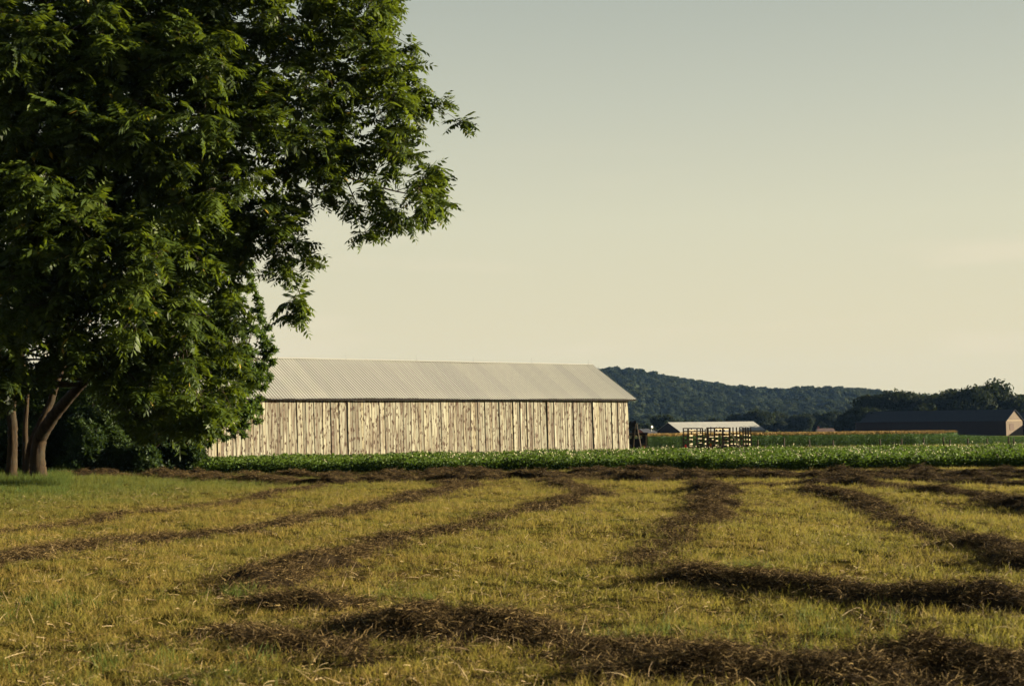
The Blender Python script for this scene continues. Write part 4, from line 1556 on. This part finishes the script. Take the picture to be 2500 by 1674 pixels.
# ---- corn
CORNL = m_leaf('corn_leaf', ((0, (0.018, 0.042, 0.0132)), (.5, (0.033, 0.063, 0.018)), (1, (0.054, 0.084, 0.024))), (0.084, 0.144, 0.024), .25, .6, .08)
TASSEL = m_plain('tassel', (0.1987, 0.121, 0.03672), (0.2592, 0.1728, 0.06048), 3, .8)
def corn_plant(seed, tassel=True):
    g = np.random.default_rng(seed)
    q, t, mi = [], [], []
    H = 1.75
    ribbon(q, (0, 0, 0), (0, 0, 1.), H, .02, (0, 0, 0), 1, g, .6); t.append(.3); mi.append(0)
    for i in range(11):
        z = .25 + H * .8 * i / 11
        a = (i % 2) * math.pi + g.normal(0, .5)
        d = np.array([math.cos(a), math.sin(a), 1.1]); d /= np.linalg.norm(d)
        k = len(q)
        ribbon(q, (0, 0, z), d, g.uniform(.55, .85), .045, (math.cos(a) * .4, math.sin(a) * .4, -1.5), 4, g, .2)
        tt = g.uniform(.2, .9)
        t += [tt] * (len(q) - k); mi += [0] * (len(q) - k)
    if tassel:
        for i in range(9):
            a = g.uniform(0, 6.28)
            d = np.array([math.cos(a) * .55, math.sin(a) * .55, 1.0]); d /= np.linalg.norm(d)
            k = len(q)
            ribbon(q, (0, 0, H - .08), d, g.uniform(.25, .42), .022, (math.cos(a) * .3, math.sin(a) * .3, -.2), 2, g, .5)
            t += [0] * (len(q) - k); mi += [1] * (len(q) - k)
    return quads_mesh('corn_plant', np.array(q), [CORNL, TASSEL], np.array(t), mi)
def build_corn():
    pr = [corn_plant(800 + k) for k in range(5)]
    P = []
    for y in np.concatenate([np.arange(128, 150, .8), np.arange(150, 250, 3.0)]):
        x0 = (1535 - 1250) / F * y
        x1 = (2300 - 1250) / F * y if y < 160 else (2330 - 1250) / F * y
        for x in np.arange(x0, x1, .33 if y < 150 else .5):
            P.append((x + rng.normal(0, .07), y + rng.normal(0, .07)))
    P = np.array(P)
    n = len(P)
    zt = CAM_H - .0076 * P[:, 1] + .0105 * P[:, 0] * 0
    z = terrain(P[:, 0], P[:, 1])
    sz = rng.uniform(.93, 1.05, n) * np.clip((zt - z) / 2.02, .7, 1.15)
    o = scatter('corn_field', np.stack([P[:, 0], P[:, 1], z], 1), zrot(n, .05), sz, pr)
    tag(o, 'tasselled corn standing in a broad strip behind the wagons', None, kind='stuff')
    print('corn', n)
    pr2 = [corn_plant(820 + k, False) for k in range(4)]
    P = []
    for y in np.concatenate([np.arange(122, 150, 1.0), np.arange(150, 330, 4.0)]):
        x0 = (2235 - 1250) / F * y; x1 = (2640 - 1250) / F * y
        for x in np.arange(x0, x1, .4 if y < 150 else .6):
            P.append((x + rng.normal(0, .1), y + rng.normal(0, .1)))
    P = np.array(P); n = len(P)
    z = terrain(P[:, 0], P[:, 1])
    px = 1250 + P[:, 0] / P[:, 1] * F
    yp = np.interp(px, [2200, 2300, 2420, 2640], [1057, 1060, 1063, 1065]) - (1034 - .0105 * (px - 1250))
    zt = CAM_H - yp * P[:, 1] / F
    ok = zt - z > .25
    P, z, zt = P[ok], z[ok], zt[ok]; n = len(P)
    sz = rng.uniform(.9, 1.05, n) * np.clip((zt - z) / 1.75, .2, 1.1)
    o = scatter('young_corn', np.stack([P[:, 0], P[:, 1], z], 1), zrot(n, .05), sz, pr2)
    tag(o, 'lower green corn without tassels in front of the long dark shed', None, kind='stuff')
    print('corn2', n)
build_corn()

# rough grass strip and fence posts behind the crop
def strip():
    RG = m_grass('rough_grass', ((0, (.10, .14, .03)), (.5, (.22, .2, .06)), (1, (.40, .29, .11))), ((.3, (.12, .15, .03)), (.7, (.34, .26, .09))), tfac=.3)
    pr = [tuft(380 + k, 40, .25, .42, .008, .4, RG, 2) for k in range(4)]
    n = 4200
    y = rng.uniform(94, 121, n)
    x = rng.uniform(8, 52, n)
    # keep the strip clear of the barn and machine
    ok = ~((x < 14.5) & (y > 106))
    x, y = x[ok], y[ok]
    pos = np.stack([x, y, terrain(x, y)], 1)
    o = scatter('rough_grass', pos, zrot(len(x), .1), rng.uniform(.5, 1.1, len(x)), pr)
    tag(o, 'rough tan and green grass strip along the fence posts', None, kind='stuff')
    # weeds along the barn foot
    pr2 = [tuft(390 + k, 36, .22, .40, .008, .4, RG, 2) for k in range(3)]
    n = 900
    t = rng.uniform(-30, 0, n); v = rng.uniform(-1.6, -.15, n)
    c, s = math.cos(BA), math.sin(BA)
    x = corner.x + c * t - s * v; y = corner.y + s * t + c * v
    o = scatter('barn_weeds', np.stack([x, y, terrain(x, y)], 1), zrot(n, .1), rng.uniform(.4, 1.0, n), pr2)
    tag(o, 'weeds growing along the foot of the weathered barn', None, kind='stuff')
strip()
g = random.Random(3)
ORD = 'first second third fourth fifth sixth seventh eighth ninth tenth eleventh twelfth last'.split()
for k, (px, yt) in enumerate(((1850, 1073), (1914, 1068), (1977, 1072), (2033, 1074), (2149, 1071), (2201, 1070), (2255, 1068), (2304, 1067), (2318, 1073), (2362, 1069), (2411, 1070), (2462, 1066), (2476, 1069))):
    D = 99.5 + g.uniform(-.6, .6)
    q = at(px, yt, D)
    z0 = tz(q.x, D)
    b = MB()
    hh = q.z - z0
    lx = g.uniform(-.05, .05)
    b.tube([(0, 0, -.3), (lx * .5, .01, hh * .5), (lx, 0, hh)], [.06, .055, .05], 8)
    o = b.build('fence_post', POLEM)
    o.location = (q.x, D, z0)
    tag(o, ORD[k] + ' fence post from the wagons along the back of the crop', 'post', 'fence posts behind the crop')

# ================================================================== wagons
WAGD = 104.0
SC = WAGD / F
def zpx(x, y):          # coordinates of the enlarged study -> photo pixels
    return 1640 + x / 10.645, 1010 + y / 10.645
REDP = m_plain('red_reflector', (.65, .03, .03), (.75, .05, .04), 3, .5)
ORANGEP = m_plain('faded_orange_reflector', (.30, .085, .03), (.38, .12, .04), 3, .6)
LIGHTWOOD = m_plain('bare_slat', (.30, .25, .155), (.37, .31, .20), 3, .8, .1, 0, (1, 1, 1), .2)
TYRE = m_plain('tyre_rubber', (.02, .02, .02), (.035, .033, .03), 8, .85)
RIM = m_plain('wheel_rim', (.25, .06, .04), (.3, .09, .06), 3, .6)

def wagon(name, x0, x1, label):
    xm = (x0 + x1) / 2
    px, _ = zpx(xm, 0)
    q = at(px, 1100, WAGD)
    z0 = tz(q.x, WAGD)
    root = empty(name, (q.x, WAGD, z0))
    tag(root, label, 'wagon', 'slatted farm wagons by the corn')
    def L(x, y, dep=0.0):
        p_ = at(*zpx(x, y), WAGD)
        f = (WAGD + dep) / WAGD
        return Vector(((p_.x) * f - q.x, dep, (p_.z - CAM_H) * f + CAM_H - z0))
    def stake(x, ya, yb, dep=0.0, w=.085, mt=DARKWOOD, x2=None):
        b = MB(); b.beam(L(x if x2 is None else x2, yb, dep), L(x, ya, dep), w, w); b.build('stake', mt, root)
    def rail(xa, xb, y, dep=-.06, h=.075, mt=DARKWOOD, yb=None, nm='rail'):
        b = MB(); b.beam(L(xa, y, dep), L(xb, y if yb is None else yb, dep), .05, h); b.build(nm, mt, root)
    def slat(xa, xb, y, dep=.9, h=.11):
        h = min(h, .11)
        # cross slats set at an angle across the rack: catch the low sun from the right
        c = L((xa + xb) / 2, y, dep)
        wd = (xb - xa) / 10.645 * SC / .78
        m = Matrix.Translation(c) @ Matrix.Rotation(R(38), 4, 'Z')
        b = MB(); b.box((-wd / 2, -.015, -h / 2), (wd / 2, .015, h / 2), m); b.build('slat', LIGHTWOOD, root)
    def triangle(x, y, mt):
        c = L(x, y, -.14)
        s = .125
        m = Matrix.Translation(c) @ Matrix.Rotation(R(30), 4, 'Z')
        b = MB()
        pr = [(-s, -s * .8), (s, -s * .8), (.04, s), (-.04, s)]
        b.prism(pr, -.008, .008)
        b.v = [tuple(m @ Vector(v)) for v in b.v]
        b.build('reflector', mt, root)
    def chassis(xa, xb):
        a, c = L(xa, 860), L(xb, 860)
        b = MB(); b.box((a.x, -.05, .42), (c.x, 2.05, .52)); b.build('deck', DARKWOOD, root)
        for xx in (a.x + .35, c.x - .35):
            for yy in (.10, 1.85):
                b = MB()
                prof = []
                b.tube([(xx, yy - .09, .30), (xx, yy - .06, .30), (xx, yy + .06, .30), (xx, yy + .09, .30)], [.25, .30, .30, .25], 16)
                w_ = b.build('wheel', TYRE, root)
                b = MB(); b.tube([(xx, yy - .11, .30), (xx, yy + .11, .30)], [.13, .13], 12); b.build('rim', RIM, w_)
            b = MB(); b.beam((xx, .1, .30), (xx, 1.85, .30), .07, .07); b.build('axle', DARKWOOD, root)
    return root, stake, rail, slat, triangle, chassis

root, stake, rail, slat, tri, chassis = wagon('rack_wagon', 300, 800, 'open rack wagon with two slatted ends and a red triangle, left of the three')
for x in (300, 430, 655, 800): stake(x, 372, 880)
for x in (415, 512, 745, 870): stake(x, 385 if x != 870 else 390, 860, 1.7, .075)
rail(285, 808, 376); rail(290, 808, 452); rail(400, 880, 452, 1.64)
for y in (565, 676, 785): rail(300, 430, y)
for y in (558, 662, 772): rail(655, 800, y)
for y in (565, 668, 782, 862): slat(455, 545, y, .8)
for y in (544, 652, 764, 856): slat(672, 790, y, .5)
slat(445, 650, 432, 1.55, .10)
rail(440, 300, 600, .9, .05, DARKWOOD, 770, 'brace'); rail(820, 890, 580, .9, .06, DARKWOOD, 660, 'brace')
for y in (655, 775): slat(855, 915, y, .8)
tri(362, 840, REDP); chassis(300, 860)

root, stake, rail, slat, tri, chassis = wagon('rack_wagon', 930, 1500, 'middle rack wagon with solid top rails, cross braces and a faded orange triangle')
for x, w_ in ((930, .16), (1110, .10), (1325, .11), (1505, .13)): stake(x, 352, 880, 0, w_)
for x in (1015, 1160, 1247, 1362): stake(x, 340, 860, 1.7, .075)
rail(905, 1510, 366, -.07, .09); rail(930, 1505, 458, -.07, .08)
for y in (572, 690, 800): rail(940, 1105, y)
for y in (600, 690): rail(1330, 1500, y)
for y in (386, 478, 586, 698, 812): slat(1340, 1492, y, .5)
for y in (396, 476): slat(1120, 1310, y, .9, .10)
for y in (578, 690, 802): slat(1128, 1205, y, .5)
for y in (580, 690, 800): slat(1295, 1325, y, .4, .25)
slat(960, 1100, 590, .9, .06); slat(1040, 1105, 662, .9, .06)
rail(950, 1105, 590, .5, .09, DARKWOOD, 780, 'brace'); rail(1410, 1505, 665, .5, .07, DARKWOOD, 600, 'brace'); rail(1340, 1500, 800, .6, .07, DARKWOOD, 660, 'brace')
for x in (1165, 1262): rail(x - 22, x + 22, 430, .3, .16)
tri(1010, 805, ORANGEP); chassis(930, 1500)

root, stake, rail, slat, tri, chassis = wagon('stake_wagon', 1520, 2060, 'stake sided wagon with a row of bare uprights and one pale diagonal pole')
for x, x2 in ((1590, 1604), (1680, 1694), (1765, 1775), (1850, 1860), (1915, 1932), (1980, 2000), (2045, 2070)): stake(x, 345, 870, 0, .085, DARKWOOD, x2)
for xa, xb in ((1522, 1590), (1612, 1672), (1702, 1755), (1872, 1908), (1936, 1978), (2006, 2045)):
    for y in (558, 672, 784): slat(xa, xb, y, .5, .14)
rail(1520, 2065, 605, .55, .05); rail(1780, 1850, 640, .6, .12)
b = MB()
q_ = at(*zpx(1790, 0), WAGD)
stake(1520, 490, 840, -.25, .10, LIGHTWOOD, 1790)
rail(1520, 2068, 862, -.07, .09)
chassis(1540, 2060)

# ================================================================== old machine beside the barn corner
def machine():
    D = 121.0
    c = at(1558, 1100, D)
    z0 = tz(c.x, D)
    root = empty('farm_truck', (c.x, D, z0))
    tag(root, 'dark old farm truck with an A-frame hoist parked behind the barn corner', 'truck')
    k = 15.68
    def L(x, y, dep=0.0):
        p_ = at(1510 + x / k, 1010 + y / k, D)
        return Vector((p_.x - c.x, dep, p_.z - z0))
    BODY = m_plain('dark_body_paint', (.005, .006, .009), (.009, .010, .013), 3, .9, .03)
    GREYM = m_plain('grey_pipe', (.06, .048, .036), (.10, .08, .06), 4, .7)
    GLASS = NT('cab_glass')
    gb = GLASS.bsdf((.25, .27, .24), .1, .5)
    gb.inputs['Alpha'].default_value = .25
    GL = GLASS.done(gb)
    # body panel front built round its window openings, open cab behind
    x0, x1 = 250, 1110
    wins = [(405, 500), (600, 770), (815, 915)]
    top, wt, wb, bot = 745, 825, 950, 1330
    def panel(xa, xb, ya, yb, dep, nm='body_panel'):
        a = L(xa, yb, dep); b_ = L(xb, ya, dep)
        m_ = MB(); m_.box((a.x, dep - .025, a.z), (b_.x, dep + .025, b_.z)); return m_.build(nm, BODY, root)
    for dep in (0.0, 1.5):
        panel(x0, x1, top, wt, dep); panel(x0, x1, wb, bot, dep)
        xs = [x0] + [v for w_ in wins for v in w_] + [x1]
        for i in range(0, len(xs), 2):
            panel(xs[i], xs[i + 1], wt, wb, dep)
    for xa, xb in wins:
        a = L(xa, wb, .03); b_ = L(xb, wt, .03)
        m_ = MB(); m_.box((a.x + .005, .0, a.z + .005), (b_.x - .005, .012, b_.z - .005)); m_.build('window_pane', GL, root)
    a = L(x0, top); b_ = L(x1, top)
    m_ = MB(); m_.box((a.x - .03, -.06, a.z), (b_.x + .06, 1.56, a.z + .05)); m_.build('cab_roof', BODY, root)
    for xx in (a.x + .02, b_.x - .02):
        zb = L(x0, bot).z
        m_ = MB(); m_.box((xx - .02, .03, zb), (xx + .02, 1.47, a.z)); m_.build('side_panel', BODY, root)
    # hoist A-frame, mast and head gear
    for pa, pb in (((555, 1330), (655, 380)), ((850, 1300), (690, 360))):
        m_ = MB(); m_.tube([L(*pa, -.35), L(*pb, -.1)], [.045, .036], 8); m_.build('hoist_leg', GREYM, root)
    a = L(530, 740, .4); b_ = L(760, 585, .4)
    m_ = MB(); m_.box((a.x, .2, a.z), (b_.x, .7, b_.z)); m_.build('engine_cover', BODY, root)
    a = L(430, 450, .2); b_ = L(670, 310, .2)
    m_ = MB(); m_.tube([(a.x, .2, (a.z + b_.z) / 2), (b_.x, .2, (a.z + b_.z) / 2)], [.24, .28], 12); m_.build('winch_drum', BODY, root)
    for y, h in ((510, .06), (555, .10)):
        a = L(360, y, .2); b_ = L(600, y, .2)
        m_ = MB(); m_.beam(a, b_, .06, h); m_.build('hoist_arm', BODY, root)
    m_ = MB(); m_.beam(L(480, 560, .2), L(480, 380, .2), .07, .07); m_.build('hoist_arm', BODY, root)
    m_ = MB(); m_.beam(L(630, 760, .2), L(630, 400, .2), .12, .12); m_.build('mast', BODY, root)
    for x in (1055, 1085):
        m_ = MB(); m_.beam(L(x - 15, 1300, -.10), L(x, 800, -.10), .06, .05); m_.build('bed_stake', GREYM, root)
    for xx in (350, 960):
        p_ = L(xx, 1300)
        for yy in (.05, 1.45):
            m_ = MB(); m_.tube([(p_.x, yy - .10, .36), (p_.x, yy - .07, .36), (p_.x, yy + .07, .36), (p_.x, yy + .10, .36)], [.30, .36, .36, .30], 18)
            w_ = m_.build('wheel', TYRE, root)
            m_ = MB(); m_.tube([(p_.x, yy - .115, .36), (p_.x, yy + .115, .36)], [.15, .15], 12); m_.build('rim', RIM, w_)
machine()

# ================================================================== air
def haze():
    m = bpy.data.materials.new('haze')
    m.use_nodes = True
    t = m.node_tree
    t.nodes.clear()
    o_ = t.nodes.new('ShaderNodeOutputMaterial')
    v = t.nodes.new('ShaderNodeVolumePrincipled')
    v.inputs['Color'].default_value = (.28, .52, 1.0, 1)
    v.inputs['Density'].default_value = HAZE
    v.inputs['Anisotropy'].default_value = 0.0
    t.links.new(v.outputs[0], o_.inputs['Volume'])
    b = MB()
    b.box((-2800, -120, -16), (2800, 3200, 130))
    o = b.build('haze', m)
    o['label'] = 'thin bluish evening haze over the valley'
    o['kind'] = 'stuff'
HAZE = 0.000026
haze()
